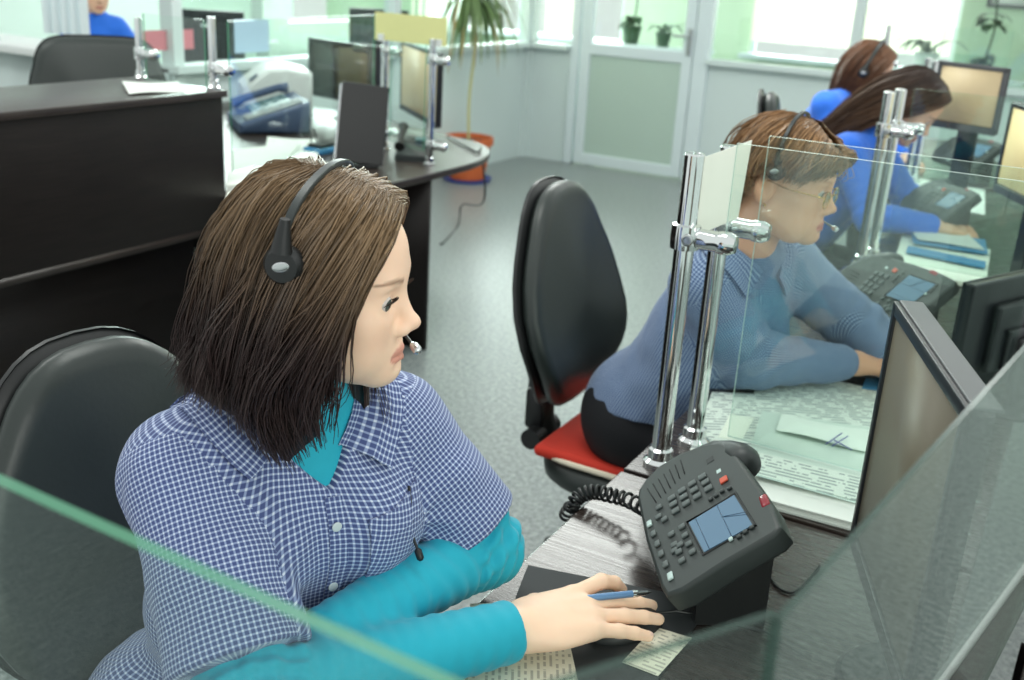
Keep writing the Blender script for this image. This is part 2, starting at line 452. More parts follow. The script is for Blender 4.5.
# back partition: lower white panels, sill, uprights
bm = B()
for (x0, x1) in ((XL, -3.86), (-2.72, 2.0)):
    add_box(bm, ((x0 + x1) / 2, YB + 0.03, SILL / 2), (x1 - x0, 0.05, SILL))
for x in (-4.25, -1.64, -0.4, 0.9):
    add_box(bm, (x, YB + 0.02, 1.15), (0.07, 0.09, 2.3))
add_box(bm, (-4.06, YB + 0.0, SILL), (0.36, 0.14, 0.04)); add_box(bm, (-0.36, YB + 0.0, SILL), (4.7, 0.14, 0.04))
add_box(bm, (-1.1, YB + 0.02, 2.33), (6.4, 0.1, 0.1))
struct('wall_back', bm, M['white_panel'])
# side partition on the left
bm = B()
add_box(bm, (XL - 0.03, 5.95, SILL / 2), (0.05, 3.9, SILL))
for y in (4.05, 6.0, 7.88): add_box(bm, (XL - 0.02, y, 1.15), (0.09, 0.07, 2.3))
add_box(bm, (XL, 5.95, SILL), (0.14, 3.9, 0.04)); add_box(bm, (XL - 0.02, 5.95, 2.33), (0.1, 3.9, 0.1))
struct('wall_left', bm, M['white_panel'])
# window glass of the partitions, one per bay
n = 1
for (x0, x1) in ((-4.2, -3.9), (-2.72, -1.68), (-1.6, -0.44), (-0.36, 0.86)):
    bm = B(); add_box(bm, ((x0 + x1) / 2, YB + 0.03, 1.62), (x1 - x0, 0.008, 1.36)); struct('window_%d' % n, bm, M['glass']); n += 1
for (y0, y1) in ((4.09, 5.96), (6.04, 7.84)):
    bm = B(); add_box(bm, (XL - 0.03, (y0 + y1) / 2, 1.62), (0.008, y1 - y0, 1.36)); struct('window_%d' % n, bm, M['glass_dark']); n += 1
# door of the back partition
d = bpy.data.objects.new('door_1', None); COL.objects.link(d); d.location = (-3.3, YB, 0); d['kind'] = 'structure'
bm = B()
add_box(bm, (-0.53, 0.02, 1.15), (0.07, 0.1, 2.3), bevel=0.01); add_box(bm, (0.54, 0.02, 1.15), (0.12, 0.1, 2.3), bevel=0.01)
obj('door_frame', bm, M['frame'], d, 0)
bm = B()
for s in (-1, 1): add_box(bm, (0.43 * s, 0, 1.14), (0.085, 0.06, 2.24), bevel=0.008)
for z in (0.06, 0.94, 2.2): add_box(bm, (0, 0, z), (0.8, 0.06, 0.09), bevel=0.008)
obj('door_leaf', bm, M['frame'], d, 0)
bm = B(); add_box(bm, (0, 0.005, 0.5), (0.8, 0.03, 0.82)); obj('door_panel', bm, M['door_panel'], d, 0)
bm = B(); add_box(bm, (0, 0.005, 1.57), (0.8, 0.008, 1.2)); obj('door_glass', bm, M['glass'], d, 0)
bm = B(); add_box(bm, (0.44, -0.04, 1.06), (0.035, 0.012, 0.2), bevel=0.004); add_tube(bm, [(0.44, -0.045, 1.1), (0.44, -0.085, 1.1), (0.32, -0.085, 1.1)], 0.01)
obj('door_handle', bm, M['steel'], d)
# outer green wall with window openings, behind the partition
YO = 9.4
bm = B()
def wall_y(bm, Y, x0, x1, z0, z1): add_box(bm, ((x0 + x1) / 2, Y, (z0 + z1) / 2), (x1 - x0, 0.12, z1 - z0))
wall_y(bm, YO + 0.06, -7.6, 2.5, 0, 0.9); wall_y(bm, YO + 0.06, -7.6, 2.5, 2.5, 2.9)
for (x0, x1) in ((-7.6, -6.2), (-4.1, -2.86), (-1.16, 2.5)): wall_y(bm, YO + 0.06, x0, x1, 0.9, 2.5)
struct('wall_outer', bm, M['green_wall'])
bm = B(); add_box(bm, (-5.15, YO - 0.05, 0.9), (2.2, 0.24, 0.04)); add_box(bm, (-2.0, YO - 0.05, 0.9), (1.8, 0.24, 0.04)); struct('trim_1', bm, M['frame'])
bm = B()
for x in (-2.86, -1.98, -1.16, -6.2, -5.2, -4.1): add_box(bm, (x, YO + 0.08, 1.7), (0.06, 0.06, 1.6))
struct('trim_2', bm, M['frame'])
# left outer wall with its bright window
bm = B()
add_box(bm, (-5.9, 8.0, 0.5), (0.12, 3.0, 1.0)); add_box(bm, (-5.9, 6.6, 1.7), (0.12, 0.3, 1.4)); add_box(bm, (-5.9, 9.2, 1.7), (0.12, 0.5, 1.4)); add_box(bm, (-5.9, 8.0, 2.6), (0.12, 3.0, 0.4))
struct('wall_side_room', bm, M['teal_wall'])
bm = B(); add_box(bm, (-8.2, 5.0, 1.3), (0.1, 9.0, 2.6)); struct('wall_far_left', bm, M['teal_wall'])
# vertical blinds
def blind(label, x0, x1, Y, zb, group, along='x'):
    t = thing('vertical_blind', label, 'blind', ((x0 + x1) / 2, Y, zb) if along == 'x' else (Y, (x0 + x1) / 2, zb), 0 if along == 'x' else PI / 2, group)
    W = x1 - x0
    bm = B(); add_box(bm, (0, 0, 1.52), (W, 0.05, 0.05), bevel=0.008); obj('headrail', bm, M['frame'], t)
    k = int(W / 0.085)
    for i in range(k):
        x = -W / 2 + (i + 0.5) * W / k
        a = math.radians(28 + rnd.uniform(-7, 7))
        bm = B(); add_box(bm, (0, 0, 0.75), (0.089, 0.0025, 1.5), Matrix.Rotation(a, 3, 'Z'))
        o = obj('slat', bm, M['blind'], t, 0); o.location = (x, 0, 0)
blind('white vertical blind at the window right of the glazed door', -2.84, -1.18, YO - 0.06, 1.03, 'vertical blinds at the back windows')
blind('white vertical blind seen through the narrow pane left of the glazed door', -4.24, -3.84, 8.12, 1.02, 'vertical blinds at the back windows')
blind('white vertical blind of the side window behind the hanging plant', 6.5, 7.84, -4.5, 1.02, 'vertical blinds at the back windows', 'y')
# ================================================================== DESKS OF THE NEAR ROW
DZ = 0.75
def desk(name, label, x, y, rz, L, D=0.56, group='dark wood operator desks in the near row'):
    t = thing(name, label, 'desk', (x, y, 0), rz, group)
    bm = B(); add_box(bm, (D / 2, L / 2, DZ - 0.0125), (D, L - 0.006, 0.025), bevel=0.003); obj('worktop', bm, M['wenge_x'], t)
    for yy in (0.03, L - 0.03):
        bm = B(); add_box(bm, (D / 2, yy, (DZ - 0.026) / 2), (D - 0.06, 0.022, DZ - 0.026), bevel=0.002); obj('side_panel', bm, M['wenge_panel'], t)
    bm = B(); add_box(bm, (D - 0.05, L / 2, 0.4), (0.02, L - 0.085, 0.68), bevel=0.002); obj('front_panel', bm, M['wenge_panel'], t)
    return t
desk('operator_desk', 'dark wood desk holding the tilted grey phone and the woman in turquoise sleeves', -0.585, 0.22, 0, 1.285)
desk('operator_desk', 'dark wood desk covered in printed sheets before the woman with glasses', -0.585, 1.51, 0, 1.66)
desk('operator_desk', 'dark wood desk where the long-haired woman in blue is writing', -0.575, 3.18, math.radians(4.5), 1.64)
desk('operator_desk', 'dark wood desk of the woman in blue sitting nearest the back windows', -0.71, 4.83, math.radians(17), 1.5)
# ledge on the customer side, white edged
t = thing('customer_ledge', 'low dark wood ledge with white edge outside the glass, bottom right corner', 'ledge', (0.0, 1.3, 0))
bm = B(); add_prism(bm, [(0.035, -0.55), (0.115, -0.55), (0.215, 0.85), (0.10, 0.85)], 0.425, 0.45, bevel=0.002); obj('board', bm, M['wenge_y'], t)
bm = B(); add_prism(bm, [(0.116, -0.55), (0.128, -0.55), (0.228, 0.85), (0.216, 0.85)], 0.423, 0.452); obj('edge_band', bm, M['white_plastic'], t)
for y in (-0.35, 0.6):
    bm = B(); add_box(bm, (0.11, y, 0.2125), (0.07, 0.02, 0.425)); obj('bracket', bm, M['wenge_panel'], t)

# ------------------------------------------------------------------ chrome posts
def post(label, x, y, z, h, group, r=0.0162, rz=0.0, clamp_at=(0.405,), n=1):
    t = thing('glass_clamp_post', label, 'post', (x, y, z), rz, group)
    bm = B(); add_lathe(bm, [(r, 0.006), (r, h - 0.003), (r * 0.94, h), (r * 0.75, h), (r * 0.72, h - 0.006), (0.0, h - 0.006)], seg=24); obj('pole', bm, M['chrome'], t)
    bm = B(); add_lathe(bm, [(r * 1.75, 0), (r * 1.75, 0.008), (r * 1.35, 0.014), (r * 1.3, 0.03), (r * 1.02, 0.033)], seg=24); obj('base_flange', bm, M['chrome'], t)
    for hz in clamp_at:
        bm = B()
        add_lathe(bm, [(r * 1.02, -0.021), (r * 1.45, -0.019), (r * 1.5, 0), (r * 1.45, 0.019), (r * 1.02, 0.021)], (0, 0, hz), seg=24)
        add_lathe(bm, [(0.012, 0.0), (0.0165, 0.006), (0.0165, 0.036), (0.0185, 0.04), (0.0185, 0.056), (0.0135, 0.066), (0.0, 0.068)], (r * 1.1, 0, hz), seg=20, M4=Matrix.Rotation(PI / 2, 4, 'Y'))
        c = obj('clamp', bm, M['chrome'], t)
        bm = B(); add_lathe(bm, [(0.0095, 0), (0.0095, 0.005), (0.007, 0.006), (0.006, 0.004), (0.0035, 0.004), (0.003, 0.0055), (0, 0.0055)], (r * 0.75, -r * 1.32, hz), seg=16, M4=Matrix.Rotation(PI / 2, 4, 'X')); obj('clamp_screw', bm, M['steel'], c)
    return t
G_POST = 'chrome posts clamping the glass screens'
post('chrome post in front, nearest to the tilted grey phone', -0.54, 1.565, DZ, 0.538, G_POST)
post('chrome post close behind the nearest post, beside the blue shirt', -0.522, 1.685, DZ, 0.538, G_POST)
post('chrome post between the woman with glasses and the long-haired woman, nearer of two', -0.545, 3.20, DZ, 0.515, G_POST)
post('chrome post between the woman with glasses and the long-haired woman, farther of two', -0.535, 3.32, DZ, 0.515, G_POST)
post('chrome post beyond the forehead of the long-haired woman, nearer of two', -0.66, 4.82, DZ, 0.515, G_POST, rz=0.15)
post('chrome post beyond the forehead of the long-haired woman, farther of two', -0.71, 4.97, DZ, 0.515, G_POST, rz=0.15)
post('chrome post farthest back, in front of the face of the farthest woman', -1.10, 6.08, DZ, 0.6, G_POST, rz=0.3)

# ------------------------------------------------------------------ glass panes
def pane(label, p0, p1, z0, z1, edge, th=0.006, group='glass screens of the near row', name='glass_screen', gm='glass'):
    p0, p1 = Vector((*p0, 0)), Vector((*p1, 0)); d = p1 - p0; L = d.length
    t = tag(None, '', '') if False else None
    bm = B(); add_box(bm, (L / 2, 0, (z1 - z0) / 2), (L, th, z1 - z0))
    bm.faces.ensure_lookup_table()
    for f in bm.faces: f.material_index = 0 if abs(f.normal.y) > 0.9 else 1
    o = obj(name, bm, None, None, 0, mats=[M[gm], M[edge]])
    o.location = (p0.x, p0.y, z0); o.rotation_euler = (0, 0, math.atan2(d.y, d.x))
    return tag(o, label, 'glass screen', group)
ZG = 1.27
pane('glass screen with a green top edge before the woman in turquoise, lower left', (-0.64, 0.318), (-0.168, 0.306), DZ, ZG, 'edge', th=0.008)
pane('short slanted glass screen at the corner between the two front screens, bottom centre', (-0.161, 0.309), (-0.0845, 0.4335), DZ, ZG, 'edge_dark', th=0.005)
pane('long glass screen between desk and customer side, before the grey monitor edge', (-0.0815, 0.43), (0.06, 1.54), DZ + 0.002, ZG, 'edge_dark', th=0.004, gm='glass_dark')
pane('glass screen held by the nearest post, with the cream card', (-0.475, 1.565), (-0.04, 1.565), DZ + 0.03, 1.312, 'edge_pale')
pane('glass screen held by the second post, right behind the nearest screen', (-0.46, 1.685), (-0.04, 1.685), DZ + 0.03, 1.312, 'edge_pale')
pane('glass screen between the woman with glasses and the long-haired woman', (-0.48, 3.20), (-0.03, 3.20), DZ + 0.03, 1.28, 'edge')
pane('glass screen beyond the long-haired woman, in front of the tan monitor', (-0.595, 4.83), (-0.16, 4.895), DZ + 0.03, 1.30, 'edge')
pane('farthest glass screen, at the desk of the farthest woman', (-1.035, 6.10), (-0.5, 6.265), DZ + 0.03, 1.36, 'edge')

# cream card tucked behind the clamps of the nearest posts
bm = B()
rows = []
for i in range(6):
    v = i / 5
    a = at_y(690 + (675 - 690) * 0 , 158, 1.60); 
    rows.append([])
    for j in range(9):
        u = j / 8
        yy = 1.588 + 0.074 * u
        px_l = (684 + 4 * v, 241 - 78 * v); px_r = (738 + 14 * v, 218 - 78 * v)
        px = (px_l[0] + (px_r[0] - px_l[0]) * u, px_l[1] + (px_r[1] - px_l[1]) * u)
        p = at_y(px[0], px[1], yy); p.y += 0.006 * math.sin(u * PI)
        rows[-1].append(p)
add_sheet(bm, rows, 9, 6, 0.0012)
o = obj('paper_card', bm, M['paper_cream'], None, 40); tag(o, 'blank cream card tucked behind the clamps of the nearest chrome posts', 'card')

# ------------------------------------------------------------------ office chair
def office_chair(label, loc, rz, zb=(0.56, 1.09), wid=0.44, name='office_chair', cushion=False, group='black office chairs', tilt=0.06, seat_z=0.46, expo=2.6, taper=0.24):
    t = thing(name, label, 'chair', loc, rz, group)
    z0, z1 = zb; H = z1 - z0
    def outline(k=40, inset=0.0):
        out = []
        for i in range(k):
            a = 2 * PI * i / k
            c, s = math.cos(a), math.sin(a)
            e = expo
            y = abs(c) ** (2 / e) * math.copysign(1, c); z = abs(s) ** (2 / e) * math.copysign(1, s)
            wz = (z + 1) / 2
            half = wid / 2 * (0.86 + 0.16 * math.sin(PI * min(1, wz * 1.25)) - taper * max(0, wz - 0.35) ** 1.3)
            out.append((y * (half - inset), z0 + wz * H * (1) + (0 if inset == 0 else (inset if z < 0 else -inset) * abs(z))))
        return out
    def slab(x_front, x_back, inset, dome, k=40):
        bm = B(); rings = []
        for (x, ins, dm) in ((x_back, inset + 0.012, 0), (x_back + 0.012, inset, 0), (x_front - 0.018, inset, 0), (x_front - 0.004, inset + 0.012, 0), (x_front, inset + 0.03, 0), (x_front + dome, inset + 0.09, 0)):
            ring = []
            for (y, z) in outline(k, ins):
                wz = (z - z0) / H
                curve = -0.03 * math.sin(PI * wz) * 0 + 0.035 * math.exp(-((wz - 0.22) / 0.22) ** 2) - tilt * wz + 0.03 * (y / (wid / 2)) ** 2
                ring.append(bm.verts.new((x + curve, y, z)))
            rings.append(ring)
        for a, b in zip(rings[:-1], rings[1:]):
            for i in range(k): bm.faces.new((a[i], a[(i + 1) % k], b[(i + 1) % k], b[i]))
        for ring, sgn in ((rings[0], -1), (rings[-1], 1)):
            c = Vector((0, 0, 0))
            for v in ring: c += v.co
            c /= k; cv = bm.verts.new((c.x + (0.004 if sgn > 0 else 0), c.y, c.z))
            for i in range(k):
                bm.faces.new((cv, ring[i], ring[(i + 1) % k]) if sgn > 0 else (cv, ring[(i + 1) % k], ring[i]))
        return bm
    obj('backrest', slab(-0.19, -0.235, 0.006, 0.012), M['leather'], t, 60)
    obj('back_shell', slab(-0.236, -0.258, 0.0, -0.002), M['black'], t, 60)
    # seat
    bm = B()
    k = 36; rings = []
    for (z, s) in ((seat_z - 0.045, 0.93), (seat_z - 0.03, 0.99), (seat_z - 0.008, 1.0), (seat_z + 0.012, 0.97), (seat_z + 0.022, 0.88), (seat_z + 0.02, 0.5)):
        ring = []
        for i in range(k):
            a = 2 * PI * i / k; e = 3.2
            c, q = math.cos(a), math.sin(a)
            x = abs(c) ** (2 / e) * math.copysign(1, c) * 0.235; y = abs(q) ** (2 / e) * math.copysign(1, q) * 0.235
            ring.append(bm.verts.new((0.02 + x * s, y * s, z)))
        rings.append(ring)
    for a, b in zip(rings[:-1], rings[1:]):
        for i in range(k): bm.faces.new((a[i], a[(i + 1) % k], b[(i + 1) % k], b[i]))
    bm.faces.new(rings[0][::-1]); bm.faces.new(rings[-1])
    obj('seat', bm, M['leather'], t, 60)
    bm = B(); add_tube(bm, [(-0.27, 0, z0 + 0.14), (-0.285, 0, z0 + 0.02), (-0.28, 0, seat_z + 0.02), (-0.24, 0, seat_z - 0.055), (-0.05, 0, seat_z - 0.065)], [0.03, 0.032, 0.036, 0.034, 0.03], 10)
    add_box(bm, (-0.283, 0, seat_z + 0.055), (0.05, 0.085, 0.11), bevel=0.012); obj('back_bracket', bm, M['black'], t)
    bm = B(); add_cyl(bm, (-0.27, -0.075, seat_z - 0.01), (-0.27, 0.05, seat_z - 0.01), 0.026); obj('adjuster_knob', bm, M['black'], t)
    bm = B(); add_box(bm, (0, 0, seat_z - 0.065), (0.2, 0.16, 0.035), bevel=0.01); obj('mechanism', bm, M['black'], t)
    bm = B(); add_cyl(bm, (0, 0, 0.1), (0, 0, seat_z - 0.08), 0.025); add_cyl(bm, (0, 0, 0.07), (0, 0, 0.28), 0.034); obj('gas_column', bm, M['black'], t)
    for i in range(5):
        a = 2 * PI * i / 5 + 0.3; d = Vector((math.cos(a), math.sin(a), 0))
        bm = B(); add_tube(bm, [d * 0.02 + Vector((0, 0, 0.105)), d * 0.16 + Vector((0, 0, 0.095)), d * 0.29 + Vector((0, 0, 0.075))], [0.03, 0.026, 0.018], 10); lg = obj('leg', bm, M['black'], t)
        bm = B(); s = Vector((-d.y, d.x, 0))
        for q in (-1, 1): add_cyl(bm, d * 0.29 + s * 0.008 * q + Vector((0, 0, 0.028)), d * 0.29 + s * 0.026 * q + Vector((0, 0, 0.028)), 0.028)
        add_cyl(bm, d * 0.29 + Vector((0, 0, 0.028)), d * 0.29 + Vector((0, 0, 0.08)), 0.008); obj('caster', bm, M['black_matt'], lg)
    return t
office_chair('black leather office chair behind the woman in the turquoise turtleneck', (-0.855, 0.86, 0), math.radians(-6), zb=(0.55, 1.042), wid=0.46)
office_chair('black leather office chair with the red cushion, beside the woman with glasses', (-0.79, 2.17, 0), math.radians(2), zb=(0.55, 1.085), wid=0.51)
office_chair('black office chair with only its top showing, beside the long-haired woman in blue', (-0.715, 3.60, 0), math.radians(12), zb=(0.56, 1.20), wid=0.44)
office_chair('wide black leather chair behind the dark wood counter, at upper left', (-3.245, 2.705, 0), math.radians(-39), zb=(0.6, 1.195), wid=0.56, expo=5.0, taper=0.03)
# red seat pad with cream piping
t = thing('seat_cushion', 'flat red seat cushion with cream piping on the black office chair', 'cushion', (-0.78, 2.16, 0.483))
bm = B(); add_box(bm, (0, 0, 0.014), (0.40, 0.42, 0.028), bevel=0.012, seg=3); obj('pad', bm, M['red'], t)
bm = B(); pts = []
for i in range(40):
    a = 2 * PI * i / 40; c, q = math.cos(a), math.sin(a)
    pts.append((abs(c) ** 0.4 * math.copysign(0.202, c), abs(q) ** 0.4 * math.copysign(0.212, q), 0.008))
add_tube(bm, pts, 0.007, 8, closed=True); obj('piping', bm, M['cream'], t)

# ================================================================== SECOND ROW ON THE LEFT
t = thing('reception_counter', 'high dark wood counter with overhanging front, at the left', 'counter', (-2.5, 2.56, 0))
bm = B(); add_box(bm, (-0.2, -1.1, 1.1), (0.43, 2.22, 0.022), bevel=0.002); obj('counter_top', bm, M['wenge_y'], t)
bm = B(); add_box(bm, (-0.011, -1.1, 0.868), (0.022, 2.2, 0.44), bevel=0.002); obj('upper_front_panel', bm, M['wenge_panel'], t)
bm = B(); add_box(bm, (-0.011, -1.1, 0.655), (0.024, 2.2, 0.022)); obj('lower_rail', bm, M['wenge_y'], t)
bm = B(); add_box(bm, (-0.2, -0.011, 0.868), (0.355, 0.022, 0.44)); obj('end_panel', bm, M['wenge_panel'], t)
bm = B(); add_box(bm, (-0.12, -1.1, 0.32), (0.022, 2.1, 0.64)); obj('lower_front_panel', bm, M['wenge_panel'], t)
bm = B(); add_box(bm, (-0.4, -1.1, 0.55), (0.022, 2.18, 1.075)); obj('rear_panel', bm, M['wenge_panel'], t)
o = thing('office_desk', 'dark wood desk with a rounded end, holding printer, fax and screens', 'desk', (-2.26, 2.66, 0))
bm = B()
poly = [(0, 0), (0, 1.0)]
for i in range(1, 13):
    a = PI / 2 * i / 12; poly.append((-0.42 + 0.42 * math.cos(a), 1.0 + 0.62 * math.sin(a)))
poly += [(-0.9, 1.80), (-1.92, 1.95), (-1.92, 0.75), (-0.5, 0.0)]
add_prism(bm, poly, DZ - 0.028, DZ, bevel=0.003); obj('worktop', bm, M['wenge_y'], o)
bm = B(); add_box(bm, (-0.36, 0.79, 0.36), (0.70, 0.022, 0.72)); obj('panel_leg', bm, M['wenge_panel'], o)
bm = B(); add_box(bm, (-1.88, 1.2, 0.36), (0.022, 1.5, 0.72)); obj('panel_leg', bm, M['wenge_panel'], o)
bm = B(); add_box(bm, (-1.42, 1.5, 0.4), (0.94, 0.02, 0.6)); obj('modesty_panel', bm, M['wenge_panel'], o)
G2 = 'chrome posts on the left counter and desk'
post('chrome post at the corner of the dark counter', -2.518, 2.543, 1.111, 0.225, G2, clamp_at=(0.065,), r=0.0125)
post('chrome post on the dark counter, behind the white slip of paper', -2.845, 2.54, 1.111, 0.20, G2, clamp_at=(0.085,), r=0.0125)
post('chrome post on the rounded desk, under the left end of the yellow sign', -2.70, 3.73, DZ, 0.5, G2, clamp_at=(0.08, 0.42), r=0.014)
post('chrome post on the rounded desk, under the right end of the yellow sign', -2.37, 3.59, DZ, 0.5, G2, clamp_at=(0.08, 0.42), r=0.014)
G3 = 'glass screens of the left desks'
pane('glass screen over the fax, from the dark counter to the rounded desk', (-2.60, 2.70), (-2.73, 3.69), DZ + 0.06, 1.315, 'edge', group=G3)
pane('glass screen across the rounded desk under the yellow sign', (-2.66, 3.712), (-2.41, 3.606), DZ + 0.05, 1.235, 'edge', group=G3)
pane('glass screen between the two posts on the dark counter', (-2.82, 2.541), (-2.55, 2.543), 1.113, 1.325, 'edge', group=G3)
# sign on the two posts
t = o = thing('sign', 'blank pale yellow sign fixed on top of the posts of the rounded desk', 'sign', (-2.49, 3.60, 1.225))
bm = B(); add_sheet(bm, [[(-0.17 + 0.345 * j / 8, 0.004 * math.sin(j), 0.054 * i) for j in range(9)] for i in range(3)], 9, 3, 0.002); obj('board', bm, M['paper_yellow'], o)
bm = B(); add_box(bm, (-0.14, 0.0, 0.01), (0.03, 0.008, 0.03), bevel=0.002); add_box(bm, (0.14, 0.0, 0.01), (0.03, 0.008, 0.03), bevel=0.002); obj('clip', bm, M['white_plastic'], o)

# ------------------------------------------------------------------ monitors
def monitor(label, loc, rz, w, h, zc, smat, name='monitor', group='monitors', base=True, housing='bezel', th=0.022, slim=False, bez=0.016, grey_edge=False, bezel='bezel'):
    """screen faces local +x; origin on the desk below the screen; zc = centre height of the panel"""
    t = thing(name, label, 'monitor', loc, rz, group)
    bm = B(); add_box(bm, (-th / 2, 0, zc), (th, w, h), bevel=0.005); add_box(bm, (-th - 0.008, 0, zc), (0.02, w * 0.56, h * 0.6), bevel=0.008)
    add_box(bm, (-th - 0.022, 0, zc - h * 0.1), (0.012, w * 0.34, h * 0.36), bevel=0.005); obj('housing', bm, M[housing], t)
    bm = B(); add_box(bm, (0.0007, 0, zc + 0.004), (0.0016, w - 2 * bez, h - 2 * bez - 0.006)); obj('screen', bm, M[smat], t)
    bm = B()
    for (yy, zz, a, b) in ((0, zc + h / 2 - bez / 2 + 0.001, w, bez), (0, zc - h / 2 + bez / 2, w, bez + 0.006), (w / 2 - bez / 2, zc, bez, h), (-w / 2 + bez / 2, zc, bez, h)):
        add_box(bm, (0.001, yy, zz), (0.007, a, b), bevel=0.002)
    obj('bezel', bm, M[bezel], t)
    if grey_edge:
        bm = B()
        add_box(bm, (-th / 2 - 0.004, 0, zc + h / 2 + 0.001), (th + 0.004, w * 0.99, 0.004), bevel=0.001)
        add_box(bm, (-th / 2 - 0.004, -w / 2 - 0.001, zc), (th + 0.004, 0.004, h * 0.98), bevel=0.001); obj('edge_strip', bm, M['bezel_grey'], t)
    bm = B(); add_box(bm, (-th - 0.034, 0, (zc + 0.0) / 2 + 0.004), (0.014, 0.075, zc - 0.01), bevel=0.006); obj('stand_neck', bm, M['black'], t)
    bm = B(); add_lathe(bm, [(0.0, 0), (0.083, 0), (0.085, 0.004), (0.078, 0.011), (0.04, 0.016), (0.0, 0.016)], (-th - 0.03, 0, 0), seg=32); obj('stand_base', bm, M['black'], t)
    return t
# monitor 1: dark screen seen at a grazing angle
tl, tr = Vector((-0.172, 1.31)), Vector((-0.048, 0.99))
dv = (tl - tr); rz = math.atan2(dv.y, dv.x) - PI / 2
mid = (tl + tr) / 2
monitor('flat monitor with thick grey edge, seen from the side behind the front glass', (mid.x, mid.y, DZ), rz + PI, dv.length, 0.335, 0.268, 'screen_taupe', grey_edge=True, th=0.024)
# black monitor seen from behind (its back to the camera)
monitor('black monitor turned away, its ribbed back showing at the right edge', (-0.085, 2.27, DZ), math.atan2(0.43, -0.9), 0.36, 0.24, 0.155, 'screen_dark')
monitor('monitor with a brownish screen cut by the right frame edge, above the black monitor back', (-0.045, 2.74, DZ), math.radians(195), 0.36, 0.30, 0.245, 'screen_brown')
monitor('monitor showing a plain yellow window, near the right frame edge', (-0.165, 3.10, DZ), math.radians(207), 0.26, 0.245, 0.40, 'screen_yellow')
monitor('monitor with a pale tan screen facing the long-haired woman, seen through glass', (-0.42, 3.95, DZ), math.radians(-112), 0.25, 0.22, 0.455, 'screen_tan', bezel='bezel_grey')

